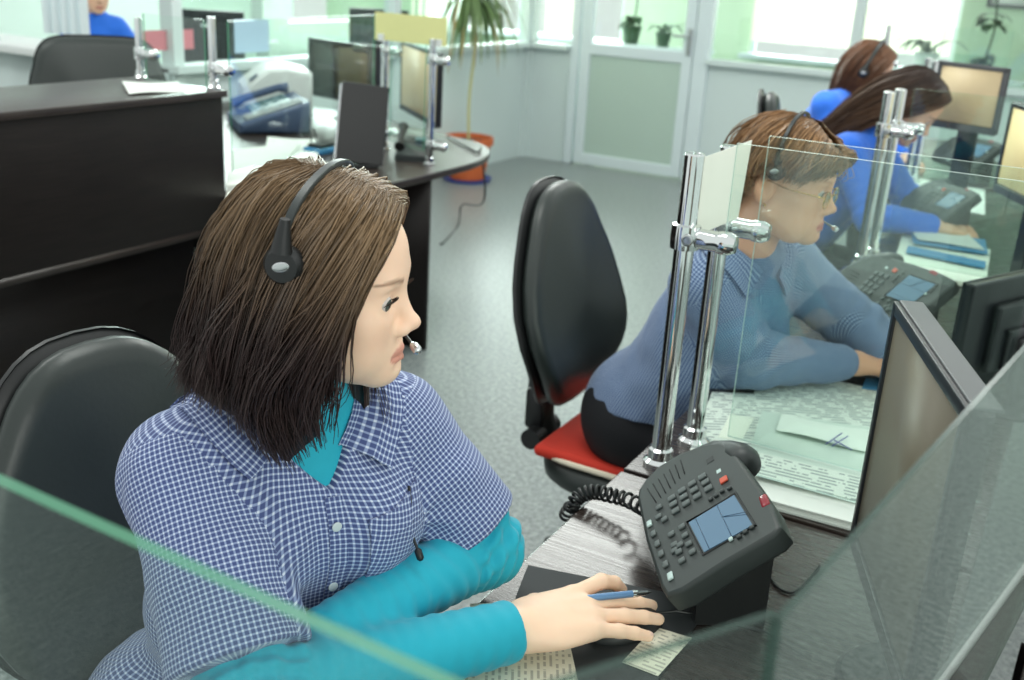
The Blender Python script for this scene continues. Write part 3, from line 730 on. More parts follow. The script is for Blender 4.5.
# ------------------------------------------------------------------ desk telephones
PH = [Vector(p) for p in ((-0.477, 1.31, 0.826), (-0.386, 1.364, 0.919), (-0.231, 1.149, 0.925), (-0.335, 1.08, 0.81))]  # corners of the face
pc = sum(PH, Vector()) / 4
pu = ((PH[3] - PH[0]) + (PH[2] - PH[1])).normalized()
pn = pu.cross(((PH[1] - PH[0]) + (PH[2] - PH[3])).normalized()).normalized(); pv = pn.cross(pu)
PHM = axes_mtx(pc, pu, pv, pn); PHI = PHM.inverted()
def on_phone(zx, zy):
    d = ray(600 + zx / 4, 430 + zy / 4); t = (pc - EYE).dot(pn) / d.dot(pn); q = PHI @ (EYE + d * t); return q.x, q.y
def phone(label, mtx, foot_drop, group='grey desk telephones of the near row'):
    t = thing('desk_telephone', label, 'telephone', group=group, mtx=mtx)
    W, H = 0.107, 0.06
    x0, x1 = -0.108, 0.108; y0, y1 = -0.062, 0.062
    # body outline follows the photographed corners in the plane of the face
    c = [on_phone(*q) for q in ((158, 250), (480, 38), (735, 405), (285, 690))]
    (ax, ay), (bx, by), (cx_, cy), (dx, dy) = c
    arc = [on_phone(*q) for q in ((146, 275), (150, 240), (180, 195), (235, 140), (320, 90), (410, 55), (480, 42))]
    poly = arc + [on_phone(*q) for q in ((520, 60), (610, 185), (690, 300), (722, 385), (690, 420), (500, 530), (330, 640), (262, 665), (240, 630), (180, 440))]
    bm = B(); add_prism(bm, poly, -0.034, 0.0, bevel=0.006, seg=3); obj('body', bm, M['phone'], t, 40)
    # handset along the left side: only its cap at the head end stands out
    bm = B()
    hx = [on_phone(*q) for q in ((150, 250), (300, 110), (430, 55), (490, 58), (520, 72), (543, 88), (560, 102), (568, 108))]
    add_tube(bm, [(p[0], p[1], -0.022) for p in hx], [0.016, 0.019, 0.020, 0.021, 0.024, 0.024, 0.019, 0.008], 16); obj('handset', bm, M['char'], t, 60)
    bm = B()
    for i in range(7):
        a = on_phone(190 + 22 * i, 235 - 19 * i); b = on_phone(225 + 19 * i, 290 - 19 * i)
        add_tube(bm, [(a[0], a[1], 0.0003), (b[0], b[1], 0.0003)], 0.0009, 6)
    obj('speaker_slots', bm, M['black_matt'], t)
    # display
    L4 = [on_phone(*q) for q in ((357, 372), (538, 262), (612, 382), (418, 490))]
    bm = B(); add_prism(bm, [(p[0], p[1]) for p in L4][::-1], -0.001, 0.0012); scr = obj('display', bm, M['lcd'], t, 0)
    bm = B()
    cen = Vector((sum(p[0] for p in L4) / 4, sum(p[1] for p in L4) / 4))
    bz = [cen + (Vector(p) - cen) * 1.09 for p in L4]
    loop = [(p.x, p.y, 0.0004) for p in bz]; add_tube(bm, loop, 0.0018, 6, closed=True); obj('display_frame', bm, M['black'], t)
    bm = B()
    for (q0, q1) in (((384, 356), (440, 478)), ((470, 303), (530, 430)), ((500, 350), (588, 340)), ((488, 350), (585, 330))):
        a, b = on_phone(*q0), on_phone(*q1); add_tube(bm, [(a[0], a[1], 0.0013), (b[0], b[1], 0.0013)], 0.0006, 4)
    obj('display_line', bm, M['lcd_line'], scr)
    ang = math.atan2(L4[1][1] - L4[0][1], L4[1][0] - L4[0][0])
    Rk = Matrix.Rotation(ang, 3, 'Z')
    def key(q, m, sx=0.0128, sy=0.0098, hgt=0.0035):
        p = on_phone(*q); bm = B(); add_box(bm, (0, 0, 0), (sx, sy, hgt), Rk, bevel=0.0012); o = obj('key', bm, M[m], t, 50); o.location = (p[0], p[1], hgt / 2); return o
    for q in ((290, 275), (331, 245), (371, 217), (412, 190), (296, 299), (338, 270), (379, 243), (424, 212), (305, 326), (347, 296), (391, 268), (436, 237)): key(q, 'key')
    key((200, 378), 'key_white', 0.008, 0.012); key((284, 588), 'key_white', 0.008, 0.014)
    for q in ((216, 418), (232, 458), (247, 498), (265, 540)): key(q, 'key', 0.0085, 0.0115)
    for q in ((238, 312), (236, 350), (260, 360), (287, 420), (330, 390), (343, 424), (358, 458), (372, 490), (300, 485), (322, 462), (300, 462), (318, 490), (330, 525)): key(q, 'key', 0.0102, 0.0085)
    for q in ((445, 280), (467, 265), (490, 248), (520, 236), (558, 430), (584, 411), (610, 393)): key(q, 'char', 0.007, 0.006)
    key((526, 440), 'key_white', 0.006, 0.006); key((497, 202), 'key_red', 0.012, 0.012, 0.003)
    key((475, 165), 'key_white', 0.007, 0.008, 0.0006); key((440, 120), 'black', 0.012, 0.012, 0.0006)
    p = on_phone(655, 282); bm = B(); add_box(bm, (0, 0, 0), (0.012, 0.026, 0.008), Rk, bevel=0.003); o = obj('message_lamp', bm, M['red_lamp'], t, 50); o.location = (p[0], p[1], -0.003)
    # wedge foot under the body
    inv = mtx.to_3x3().inverted()
    dn = inv @ Vector((0, 0, -1))
    bm = B()
    base = [(-0.06, -0.05), (0.085, -0.05), (0.085, 0.075), (-0.06, 0.075)]
    lo, hi = [], []
    for (x, y) in base:
        wp = mtx @ Vector((x, y, -0.034)); drop = wp.z - foot_drop
        hi.append(bm.verts.new((x, y, -0.03))); lo.append(bm.verts.new(Vector((x, y, -0.034)) + dn * drop))
    bm.faces.new(hi); bm.faces.new(lo[::-1])
    for k in range(4): bm.faces.new((lo[k], lo[(k + 1) % 4], hi[(k + 1) % 4], hi[k]))
    obj('stand', bm, M['black'], t, 0)
    return t
p1 = phone('tilted grey desk telephone with blue display, nearest, in front of the chrome posts', PHM, DZ + 0.001)
# coiled cord
bm = B(); pts = []
path = [Vector(p) for p in (tuple(PHM @ Vector((*on_phone(150, 280), -0.02))), at_z(628, 500, 0.785), at_z(610, 495, 0.78), at_z(594, 492, 0.775), at_z(580, 496, 0.765), at_z(572, 506, 0.75), at_z(566, 516, 0.72))]
def spline(P, n):
    P = [Vector(p) for p in P]; out = []
    for i in range(n):
        x = i / (n - 1) * (len(P) - 1); k = min(int(x), len(P) - 2); f = x - k
        p0, p1_, p2, p3 = P[max(k - 1, 0)], P[k], P[k + 1], P[min(k + 2, len(P) - 1)]
        out.append(0.5 * ((2 * p1_) + (p2 - p0) * f + (2 * p0 - 5 * p1_ + 4 * p2 - p3) * f * f + (3 * p1_ - p0 - 3 * p2 + p3) * f ** 3))
    return out
cl = spline(path, 420)
for i, p in enumerate(cl):
    t_ = (cl[min(i + 1, 419)] - cl[max(i - 1, 0)]).normalized(); u, v = frame_of(t_)
    a = i / 420 * 2 * PI * 17; pts.append(p + (u * math.cos(a) + v * math.sin(a)) * 0.0105)
add_tube(bm, pts, 0.0026, 6)
o = obj('coiled_cord', bm, M['black'], None, 60); tag(o, 'black coiled telephone cord hanging over the desk edge by the nearest phone', 'cord')
# second and third telephone: same build, other places
def phone_copy(label, px, z, scale, spin):
    m = PHM.to_3x3()
    mt = (Matrix.Rotation(spin, 3, 'Z') @ m).to_4x4() @ Matrix.Scale(scale, 4)
    mt.translation = at_z(*px, z)
    mt.translation.z = DZ + 0.001 + (pc.z - DZ - 0.001) * scale; r = p1.copy(); COL.objects.link(r); r.matrix_world = mt; r['label'] = label
    def rec(src, dst):
        for ch in list(src.children):
            c = ch.copy(); COL.objects.link(c); c.parent = dst; rec(ch, c)
    rec(p1, r); return r
phone_copy('grey desk telephone beside the folded arms of the woman with glasses', (890, 292), 0.862, 1.0, math.radians(22))
phone_copy('grey desk telephone under the writing hand of the long-haired woman', (938, 203), 0.855, 0.95, math.radians(10))
phone_copy('grey desk telephone below the pale tan monitor, seen through glass', (968, 150), 0.875, 1.0, math.radians(20))

# ------------------------------------------------------------------ papers on the desks
def sheet(name, label, cat, corners, z, m, th=0.0006, group=None, px=True, n=7, warp=0.0, tilt=0.0, stack=1):
    """corners in survey pixels (on height z), counter-clockwise"""
    C4 = [at_z(*c, z) for c in corners] if px else [Vector(c) for c in corners]
    org = sum(C4, Vector()) / 4
    u = (C4[1] - C4[0]).normalized()
    rows = []
    for i in range(n):
        a = i / (n - 1); l = C4[0].lerp(C4[3], a); r = C4[1].lerp(C4[2], a)
        rows.append([])
        for j in range(n):
            b = j / (n - 1); p = l.lerp(r, b) - org
            p.z += warp * (math.sin(b * 5 + a * 2) * 0.5 + 0.5) + tilt * b
            rows[-1].append(p)
    bm = B()
    if stack > 1:
        for k in range(stack):
            ox, oy = rnd.uniform(-0.003, 0.003), rnd.uniform(-0.003, 0.003)
            add_sheet(bm, [[p + Vector((ox, oy, k * th * 1.25 - (stack - 1) * th * 1.25)) for p in r] for r in rows], n, n, th)
    else: add_sheet(bm, rows, n, n, th)
    o = obj(name, bm, M[m], None, 30)
    o.location = org
    if o.data.uv_layers.get('UVMap') is None:
        uv = o.data.uv_layers.new(name='UVMap'); v = Vector((-u.y, u.x, 0))
        for l in o.data.loops:
            q = o.data.vertices[l.vertex_index].co; uv.data[l.index].uv = (q.dot(u), q.dot(v))
    return tag(o, label, cat, group)
S1 = 'sheets on the desk of the woman with glasses'
sheet('paper_stack', 'thick stack of printed sheets with several layers, right of the nearest phone', 'papers', ((738, 492), (858, 524), (940, 470), (790, 435)), 0.7655, 'paper', th=0.0022, stack=6, group=S1)
sheet('printed_sheet', 'large printed table sheet under the elbow of the woman with glasses', 'papers', ((735, 440), (872, 452), (890, 392), (765, 366)), 0.7526, 'print', group=S1)
sheet('printed_sheet', 'printed sheet lying next to the chrome posts at the desk edge', 'papers', ((690, 450), (760, 452), (790, 395), (712, 392)), 0.7535, 'print', group=S1)
sheet('blank_sheet', 'small blank cream sheet between printed sheets near the phone handset', 'papers', ((718, 437), (742, 440), (754, 418), (730, 414)), 0.7545, 'paper_cream', group=S1)
sheet('plastic_folder', 'pale green transparent folder on top of the stack of printed sheets', 'folder', ((744, 466), (868, 496), (895, 432), (762, 412)), 0.7715, 'folder', th=0.0022, warp=0.002, group=S1)
sheet('printed_sheet', 'printed sheet with rows along the front edge of the green folder', 'papers', ((748, 474), (862, 502), (868, 478), (756, 452)), 0.7745, 'print', group=S1)
sheet('folded_note', 'folded white note with violet pen strokes on the green folder', 'note', ((776, 432), (866, 452), (872, 433), (782, 416)), 0.7765, 'paper', th=0.0012, warp=0.006, group=S1)
bm = B()
for (a, b) in (((826, 444), (842, 433)), ((832, 446), (848, 436)), ((834, 440), (852, 450))):
    add_tube(bm, [at_z(*a, 0.7835), at_z((a[0] + b[0]) / 2, (a[1] + b[1]) / 2, 0.7838), at_z(*b, 0.7835)], 0.0011, 6)
o = obj('pen_mark', bm, M['blue_ink'], None); o.parent = [x for x in COL.objects if x.name.startswith('folded_note')][0]
o.matrix_parent_inverse = Matrix.Translation(-o.parent.location)
sheet('blue_card', 'small bright blue card by the hand of the woman with glasses', 'card', ((862, 388), (884, 391), (888, 380), (866, 378)), 0.7545, 'folder_blue', th=0.002)
# papers right of the second phone
S2 = 'papers beyond the second telephone'
sheet('paper_stack', 'stack of pale sheets under the blue folder, behind the second phone', 'papers', ((893, 270), (985, 286), (990, 250), (905, 226)), 0.765, 'paper_cream', th=0.002, stack=5, group=S2)
sheet('blue_folder', 'blue open folder lying on the pale sheets behind the second phone', 'folder', ((906, 252), (985, 268), (986, 262), (908, 246)), 0.7745, 'folder_blue', th=0.004, group=S2)
sheet('loose_paper', 'white sheet in a blue tray with a pen line, beyond the second phone', 'papers', ((918, 240), (985, 250), (962, 230), (908, 228)), 0.78, 'paper', th=0.002, warp=0.004, group=S2)
sheet('blue_tray', 'blue tray under the white sheet, beyond the second phone', 'tray', ((914, 243), (988, 254), (985, 240), (910, 231)), 0.7755, 'folder_blue', th=0.004, group=S2)
sheet('writing_sheet', 'white sheet under the hands of the long-haired woman', 'papers', ((905, 200), (985, 215), (985, 190), (915, 178)), 0.752, 'paper', group=S2)
# right of woman 1: desk mat, forms under her hand, leaflet
sheet('desk_mat', 'dark grey desk mat under the hand of the woman in turquoise', 'mat', ((468, 720), (640, 706), (712, 602), (528, 566)), 0.752, 'mat_pad', th=0.003)
sheet('printed_form', 'cream printed form under the turquoise sleeve cuff', 'papers', ((470, 604), (462, 690), (580, 690), (560, 600)), 0.7546, 'form', th=0.001)
sheet('printed_form', 'greenish leaflet at the corner of the desk mat, under the slanted glass', 'papers', ((622, 662), (658, 676), (692, 638), (655, 627)), 0.7551, 'form', th=0.001)
# mouse under the hand
t = thing('computer_mouse', 'black computer mouse under the fingers of the woman in turquoise', 'mouse', (-0.395, 1.085, DZ + 0.004), math.radians(60))
bm = B(); add_sphere(bm, (0, 0, 0.0), (0.056, 0.031, 0.025), seg=24, rings=14)
bmesh.ops.bisect_plane(bm, geom=bm.verts[:] + bm.edges[:] + bm.faces[:], plane_co=(0, 0, 0.0005), plane_no=(0, 0, -1), clear_outer=True)
bmesh.ops.holes_fill(bm, edges=bm.edges[:]); obj('body', bm, M['black'], t, 60)
bm = B(); add_tube(bm, [(0.05, 0, 0.008), (0.08, -0.005, 0.005), (0.115, -0.03, 0.002), (0.16, -0.09, 0.002), (0.17, -0.16, 0.002)], 0.0018, 6); obj('cable', bm, M['black'], t)
# pen held in the hand
pa, pb = at_z(600, 597, 0.806), at_z(651, 592, 0.800)
t = thing('ballpoint_pen', 'blue and silver ballpoint pen held between the fingers', 'pen', pa)
d = (pb - pa)
def alongp(f): return d * f
bm = B(); add_tube(bm, [alongp(-0.25), alongp(0.0), alongp(0.62)], [0.0042, 0.0045, 0.0045], 12); obj('barrel', bm, M['pen_blue'], t)
bm = B(); add_tube(bm, [alongp(0.62), alongp(0.72), alongp(0.74), alongp(0.9), alongp(1.0)], [0.005, 0.005, 0.0042, 0.0032, 0.001], 12); obj('tip', bm, M['chrome'], t)
# white cable along the ledge
bm = B(); add_tube(bm, spline([(0.02, 0.75, 0.005), (0.10, 0.85, 0.005), (0.215, 0.95, 0.03), (0.222, 1.0, 0.3), (0.205, 1.06, 0.445), (0.165, 1.12, 0.4545), (0.13, 1.2, 0.4545), (0.15, 1.35, 0.4545), (0.165, 1.5, 0.4545)], 50), 0.004, 8)
o = obj('white_cable', bm, M['white_plastic'], None, 60); tag(o, 'white cable hanging over the white edge of the low ledge, bottom right', 'cable')
bm = B(); add_tube(bm, spline([at_z(764, 556, 0.756), at_z(772, 580, 0.753), at_z(786, 592, 0.753), at_z(800, 588, 0.753), at_z(820, 566, 0.753)], 30), 0.002, 6)
o = obj('phone_cable', bm, M['black'], None, 60); tag(o, 'thin black cable running from under the nearest phone across the desk', 'cable')

# ------------------------------------------------------------------ left counter and desk items
sheet('loose_paper', 'white slip of paper lying on top of the dark counter', 'papers', ((129, 95), (186, 92), (178, 83), (122, 83)), 1.1125, 'paper', th=0.001, warp=0.006)
S3 = 'papers on the rounded desk'
sheet('paper_stack', 'pile of white papers beside the end of the dark counter', 'papers', ((226, 186), (268, 182), (300, 143), (232, 150)), 0.775, 'paper', th=0.003, stack=7, group=S3)
sheet('loose_paper', 'white sheets in front of the fax machine', 'papers', ((262, 176), (318, 168), (318, 140), (268, 138)), 0.757, 'paper', th=0.002, warp=0.006, stack=3, group=S3)
sheet('paper_stack', 'lower pile of papers at the desk edge behind the dark counter', 'papers', ((224, 208), (262, 206), (270, 192), (228, 192)), 0.757, 'paper_cream', th=0.002, stack=3, group=S3)
t = thing('blue_box', 'small bright blue tray on the rounded desk, right of the papers', 'tray', at_z(322, 152, DZ))
bm = B(); add_box(bm, (0, 0, 0.012), (0.10, 0.13, 0.024), bevel=0.004); obj('tray', bm, M['folder_blue'], t)
bm = B(); add_box(bm, (0, 0, 0.03), (0.075, 0.1, 0.016), bevel=0.004); add_tube(bm, [(-0.03, -0.03, 0.035), (-0.04, -0.03, 0.09), (-0.015, -0.035, 0.1), (0, -0.03, 0.04)], 0.003); obj('stapler', bm, M['black'], t)
# fax telephone
t = thing('fax_machine', 'blue and grey fax telephone on the rounded desk, in front of the white printer', 'fax machine', at_z(268, 128, DZ), math.radians(-38))
def wedge(bm, sx, sy, z0, zf, zb, bevel=0.01):
    add_prism(bm, [(-sy / 2, z0), (sy / 2, z0), (sy / 2, zb), (-sy / 2, zf)], -sx / 2, sx / 2, axes=(1, 2, 0), bevel=bevel)
bm = B(); wedge(bm, 0.40, 0.32, 0.005, 0.05, 0.15, 0.014); obj('body', bm, M['blue_grey'], t, 50)
sl = math.atan2(0.10, 0.32); Rx = Matrix.Rotation(sl, 3, 'X')
bm = B(); add_box(bm, (-0.035, 0.01, 0.107), (0.23, 0.19, 0.014), Rx, bevel=0.004); obj('display_panel', bm, M['teal_lcd'], t)
bm = B(); add_box(bm, (0.10, 0.0, 0.106), (0.022, 0.27, 0.016), Rx, bevel=0.004); add_box(bm, (0.165, 0.0, 0.106), (0.022, 0.27, 0.016), Rx, bevel=0.004); obj('trim_bar', bm, M['grey_plastic'], t)
for i in range(4):
    for j in range(3):
        bm = B(); add_box(bm, (0, 0, 0), (0.022, 0.018, 0.006), Rx, bevel=0.002); o = obj('key', bm, M['key_white'] if i == 0 else M['teal_lcd'], t); o.location = (0.133, -0.08 + 0.05 * i, 0.087 + 0.0156 * i) if j == 1 else (-0.09 + 0.045 * j * 0.9, -0.055 + 0.045 * i, 0.098 + 0.014 * i)
bm = B(); add_tube(bm, [(-0.18, -0.13, 0.09), (-0.18, -0.08, 0.115), (-0.18, 0.08, 0.165), (-0.18, 0.13, 0.165)], [0.028, 0.018, 0.018, 0.028], 12); obj('handset', bm, M['blue_grey'], t, 60)
# printer
t = thing('printer', 'white laser printer behind the blue fax telephone', 'printer', at_z(275, 112, DZ), math.radians(-42))
bm = B(); add_prism(bm, [(-0.17, 0.0), (0.17, 0.0), (0.17, 0.22), (0.05, 0.245), (-0.05, 0.235), (-0.17, 0.14)], -0.19, 0.19, axes=(1, 2, 0), bevel=0.016); obj('body', bm, M['white_plastic'], t, 50)
bm = B(); add_box(bm, (0, -0.075, 0.196), (0.25, 0.10, 0.02), Matrix.Rotation(0.66, 3, 'X'), bevel=0.004); obj('output_slot', bm, M['black'], t)
bm = B(); add_box(bm, (0, -0.171, 0.05), (0.28, 0.012, 0.05), bevel=0.004); obj('paper_tray', bm, M['grey_plastic'], t)
bm = B(); add_box(bm, (0.15, -0.12, 0.19), (0.05, 0.05, 0.006), Matrix.Rotation(0.66, 3, 'X'), bevel=0.002); obj('button_panel', bm, M['blue_grey'], t)
# monitors of the rounded desk
def place_monitor(label, px0, px1, ybot, ytop, Y0, Y1, m, flip=False):
    a = at_y(px0, (ybot[0] + ytop[0]) / 2, Y0); b = at_y(px1, (ybot[1] + ytop[1]) / 2, Y1)
    zt = (at_y(px0, ytop[0], Y0).z + at_y(px1, ytop[1], Y1).z) / 2; zb = (at_y(px0, ybot[0], Y0).z + at_y(px1, ybot[1], Y1).z) / 2
    dv = (b - a).xy; ang = math.atan2(dv.y, dv.x)
    # screen normal points to the camera side of the line a-b: local +x = rotate dv by -90 degrees
    rz = ang - PI / 2
    mid = (a + b) / 2
    return monitor(label, (mid.x, mid.y, DZ), rz, dv.length, zt - zb, (zt + zb) / 2 - DZ, m, group='monitors on the rounded desk')
place_monitor('black monitor with a dark screen reflecting blue, behind the fax machine', 309, 378, (97, 104), (38, 46), 4.35, 4.25, 'screen_dark')
place_monitor('monitor with a tan screen under the yellow sign, at the right of the rounded desk', 401, 438, (112, 124), (44, 50), 4.22, 3.82, 'screen_tan')
# slim dark panel with silver edge (tilted)
t = thing('display_panel', 'slim black panel with a silver edge, tilted on the rounded desk', 'display', at_z(362, 167, DZ), math.radians(-42))
Rt = Matrix.Rotation(math.radians(-12), 3, 'Y') @ Matrix.Rotation(math.radians(-7), 3, 'X')
bm = B(); add_box(bm, (0.0, 0, 0.17), (0.014, 0.19, 0.31), Rt, bevel=0.004); obj('panel', bm, M['black'], t)
bm = B(); add_box(bm, (0.0, -0.098, 0.17), (0.02, 0.008, 0.31), Rt, bevel=0.003); obj('silver_edge', bm, M['silver'], t)
bm = B(); add_box(bm, (-0.02, 0, 0.008), (0.12, 0.12, 0.016), bevel=0.005); add_tube(bm, [(-0.05, 0, 0.01), (-0.05, 0, 0.09)], 0.012); obj('foot', bm, M['black'], t)
# small phone under monitor
t = thing('desk_telephone', 'small dark telephone at the foot of the chrome post on the rounded desk', 'telephone', at_z(414, 158, DZ), math.radians(30))
bm = B(); wedge(bm, 0.15, 0.18, 0.0, 0.025, 0.075, 0.008); obj('body', bm, M['char'], t, 50)
bm = B(); add_tube(bm, [(-0.055, -0.09, 0.06), (-0.055, -0.06, 0.075), (-0.055, 0.06, 0.11), (-0.055, 0.09, 0.115)], [0.022, 0.014, 0.014, 0.022], 12); obj('handset', bm, M['black'], t, 60)
bm = B(); add_box(bm, (0.03, 0.05, 0.0725), (0.06, 0.035, 0.006), Matrix.Rotation(math.atan2(.05, .18), 3, 'X'), bevel=0.002); obj('display', bm, M['teal_lcd'], t)
# cable over the floor
bm = B(); add_tube(bm, spline([at_z(448, 136, 0.76), at_z(476, 152, 0.757), (-2.44, 4.12, 0.74), (-2.42, 4.13, 0.5), at_z(462, 205, 0.12), at_z(458, 225, 0.006), at_z(444, 242, 0.006), at_z(440, 244, 0.006)], 50), 0.005, 6)
o = obj('black_cable', bm, M['black'], None, 60); tag(o, 'black cable dropping from the rounded desk to the floor by the orange pot', 'cable')

# ------------------------------------------------------------------ plants
def blade(bm, p0, d, length, wd, droop, n=7):
    d = Vector(d).normalized(); side = d.cross(Vector((0, 0, 1)))
    side = side.normalized() if side.length > 1e-3 else Vector((1, 0, 0))
    a, b, pos, dr = [], [], Vector(p0), d.copy()
    for i in range(n):
        f = i / (n - 1); ww = wd * math.sin(PI * min(0.97, 0.12 + 0.85 * f)) / 2
        a.append(bm.verts.new(pos + side * ww)); b.append(bm.verts.new(pos - side * ww + Vector((0, 0, 0.1 * ww))))
        dr = (dr + Vector((0, 0, -droop / n))).normalized(); pos = pos + dr * (length / (n - 1))
    for i in range(n - 1): bm.faces.new((a[i], a[i + 1], b[i + 1], b[i]))
pp = at_z(467, 180, 0)
t = thing('potted_plant', 'tall thin plant with drooping leaves in an orange pot by the partition', 'plant', pp)
bm = B(); add_lathe(bm, [(0.0, 0.02), (0.13, 0.02), (0.165, 0.27), (0.185, 0.275), (0.185, 0.325), (0.165, 0.325), (0.158, 0.29), (0.0, 0.29)], seg=32); obj('pot', bm, M['terracotta'], t, 40)
bm = B(); add_lathe(bm, [(0.0, 0), (0.17, 0), (0.185, 0.025), (0.175, 0.025), (0.16, 0.012), (0.0, 0.012)], seg=32); obj('saucer', bm, M['blue_saucer'], t, 40)
bm = B(); add_sphere(bm, (0, 0, 0.285), (0.155, 0.155, 0.02)); obj('soil', bm, M['soil'], t)
topz = 1.42
bm = B(); add_tube(bm, spline([(0, 0, 0.28), (-0.01, 0.0, 0.6), (0.02, 0, 1.0), (0.0, 0, topz)], 16), 0.011, 8); obj('stem', bm, M['stem'], t)
bm = B()
for i in range(46):
    a = rnd.uniform(-1.9, 1.9); e = rnd.uniform(0.0, 0.9)
    blade(bm, (0.0, 0, topz - rnd.uniform(0, 0.15)), (math.cos(a), math.sin(a), e), rnd.uniform(0.35, 0.62), 0.03, rnd.uniform(2.2, 4.4), 9)
obj('leaves', bm, M['leaf'], t)
bm = B()
for i in range(16):
    a = rnd.uniform(-1.8, 1.8); r0 = rnd.uniform(0.05, 0.2)
    blade(bm, (r0 * math.cos(a), r0 * math.sin(a), topz - rnd.uniform(0.05, 0.3)), (math.cos(a) * 0.4, math.sin(a) * 0.4, -0.3), rnd.uniform(0.25, 0.5), 0.016, 3.0, 8)
obj('dry_leaves', bm, M['leaf_dry'], t)
def sill_plant(label, px, Y, kind, s=1.0):
    p = at_y(*px, Y); t = thing('potted_plant', label, 'plant', p, 0, 'plants beyond the partition')
    bm = B(); add_lathe(bm, [(0, 0), (0.06 * s, 0), (0.085 * s, 0.13 * s), (0.092 * s, 0.15 * s), (0.08 * s, 0.15 * s), (0, 0.13 * s)], seg=24); obj('pot', bm, M['leaf_dark'] if kind != 'vine' else M['white_plastic'], t, 40)
    bm = B()
    if kind == 'broad':
        add_tube(bm, spline([(0, 0, 0.1), (0.03, 0, 0.35), (0.0, 0, 0.6)], 10), 0.008); obj('stem', bm, M['leaf_dark'], t); bm = B()
        for i in range(16):
            a = rnd.uniform(0, 2 * PI); z = rnd.choice((0.18, 0.22, 0.5, 0.55, 0.6))
            blade(bm, (0.0, 0, z * s), (math.cos(a), math.sin(a), 0.5), rnd.uniform(0.13, 0.24) * s, 0.1 * s, 1.8, 7)
    else:
        for i in range(9):
            a = rnd.uniform(0, 2 * PI); blade(bm, (0, 0, 0.13 * s), (math.cos(a), math.sin(a), 1.4), rnd.uniform(0.25, 0.5) * s, 0.05 * s, 2.0, 9)
    obj('leaves', bm, M['leaf_dark'], t); return t
t = thing('plant_stand', 'narrow shelf with plants behind the glazed door', 'shelf', (-3.55, 8.75, 0))
bm = B(); add_box(bm, (0, 0, 0.93), (1.1, 0.3, 0.03), bevel=0.004); obj('shelf_board', bm, M['frame'], t)
for x in (-0.5, 0.5):
    bm = B(); add_box(bm, (x, 0, 0.457), (0.03, 0.26, 0.915)); obj('leg', bm, M['frame'], t)
for (lb, x, k, s) in (('tall broad-leaved plant behind the glass of the door, left one', -3.72, 'broad', 1.0), ('low broad-leaved plant behind the glass of the door, right one', -3.42, 'low', 0.8)):
    o = sill_plant(lb, (600, 40), 8.75, k, s); o.location = (x, 8.75, 0.946)
t = thing('plant_stand', 'pale stand carrying the plant near the green wall at upper right', 'shelf', (-1.0, 8.6, 0))
bm = B(); add_box(bm, (0, 0, 0.93), (0.9, 0.3, 0.03), bevel=0.004); obj('shelf_board', bm, M['frame'], t)
for x in (-0.4, 0.4):
    bm = B(); add_box(bm, (x, 0, 0.457), (0.03, 0.26, 0.915)); obj('leg', bm, M['frame'], t)
o = sill_plant('plant with long arching leaves near the green wall, above the tan monitor', (900, 40), 8.6, 'vine', 1.0); o.location = (-1.25, 8.6, 0.946)
o = sill_plant('bushy dark plant right of the arching plant, near the green wall', (900, 40), 8.6, 'broad', 0.75); o.location = (-0.85, 8.6, 0.946)
# framed picture on the green wall
t = thing('picture_frame', 'framed sheet on the green wall in the top right corner', 'picture', at_y(1022, 6, 9.39))
t.location.z += 0.16
bm = B()
for (x, z, a, b) in ((0, 0.17, 0.5, 0.025), (0, -0.17, 0.5, 0.025), (0.24, 0, 0.025, 0.36), (-0.24, 0, 0.025, 0.36)): add_box(bm, (x, -0.012, z), (a, 0.024, b), bevel=0.004)
obj('frame', bm, M['bezel_grey'], t)
bm = B(); add_box(bm, (0, -0.006, 0), (0.46, 0.006, 0.33)); obj('sheet', bm, M['paper'], t)

# ------------------------------------------------------------------ rooms beyond the left partition
G5 = 'glass screens beyond the left partition'
t = thing('service_counter', 'white counter under glass in the far left corner', 'counter', (-5.35, 3.7, 0))
bm = B(); add_box(bm, (0, 0, 1.0), (1.4, 0.4, 0.04), bevel=0.004); obj('top', bm, M['white_plastic'], t)
bm = B(); add_box(bm, (0, 0.05, 0.49), (1.3, 0.3, 0.98)); obj('front', bm, M['white_panel'], t)
post('chrome post on the white counter in the far left corner', -5.1, 3.6, 1.02, 0.5, G2, clamp_at=(0.3,), r=0.018)
pane('glass screen on the white counter in the far left corner', (-5.85, 3.62), (-5.14, 3.60), 1.03, 1.36, 'edge', group=G5, gm='glass_dark')
t = thing('office_desk', 'white desk beyond the left partition, under monitor and notices', 'desk', (-5.3, 5.9, 0))
bm = B(); add_box(bm, (0.2, 0, 0.74), (1.3, 2.4, 0.03), bevel=0.004); obj('worktop', bm, M['white_plastic'], t)
for y in (-1.1, 1.1):
    bm = B(); add_box(bm, (0.2, y, 0.36), (1.1, 0.03, 0.72)); obj('side_panel', bm, M['white_panel'], t)
t = monitor('black monitor seen from behind with a small white label, beyond the left partition', (-4.87, 4.93, 0.755), math.radians(125), 0.38, 0.36, 0.24, 'screen_dark', group='monitors beyond the left partition')
bm = B(); add_box(bm, (-0.043, 0.03, 0.33), (0.004, 0.07, 0.02)); obj('label_plate', bm, M['paper'], t)
monitor('dark monitor half hidden behind the black screen and the yellow sign, beyond the partition', (-4.62, 6.3, 0.755), math.radians(120), 0.42, 0.35, 0.26, 'screen_dark', group='monitors beyond the left partition')
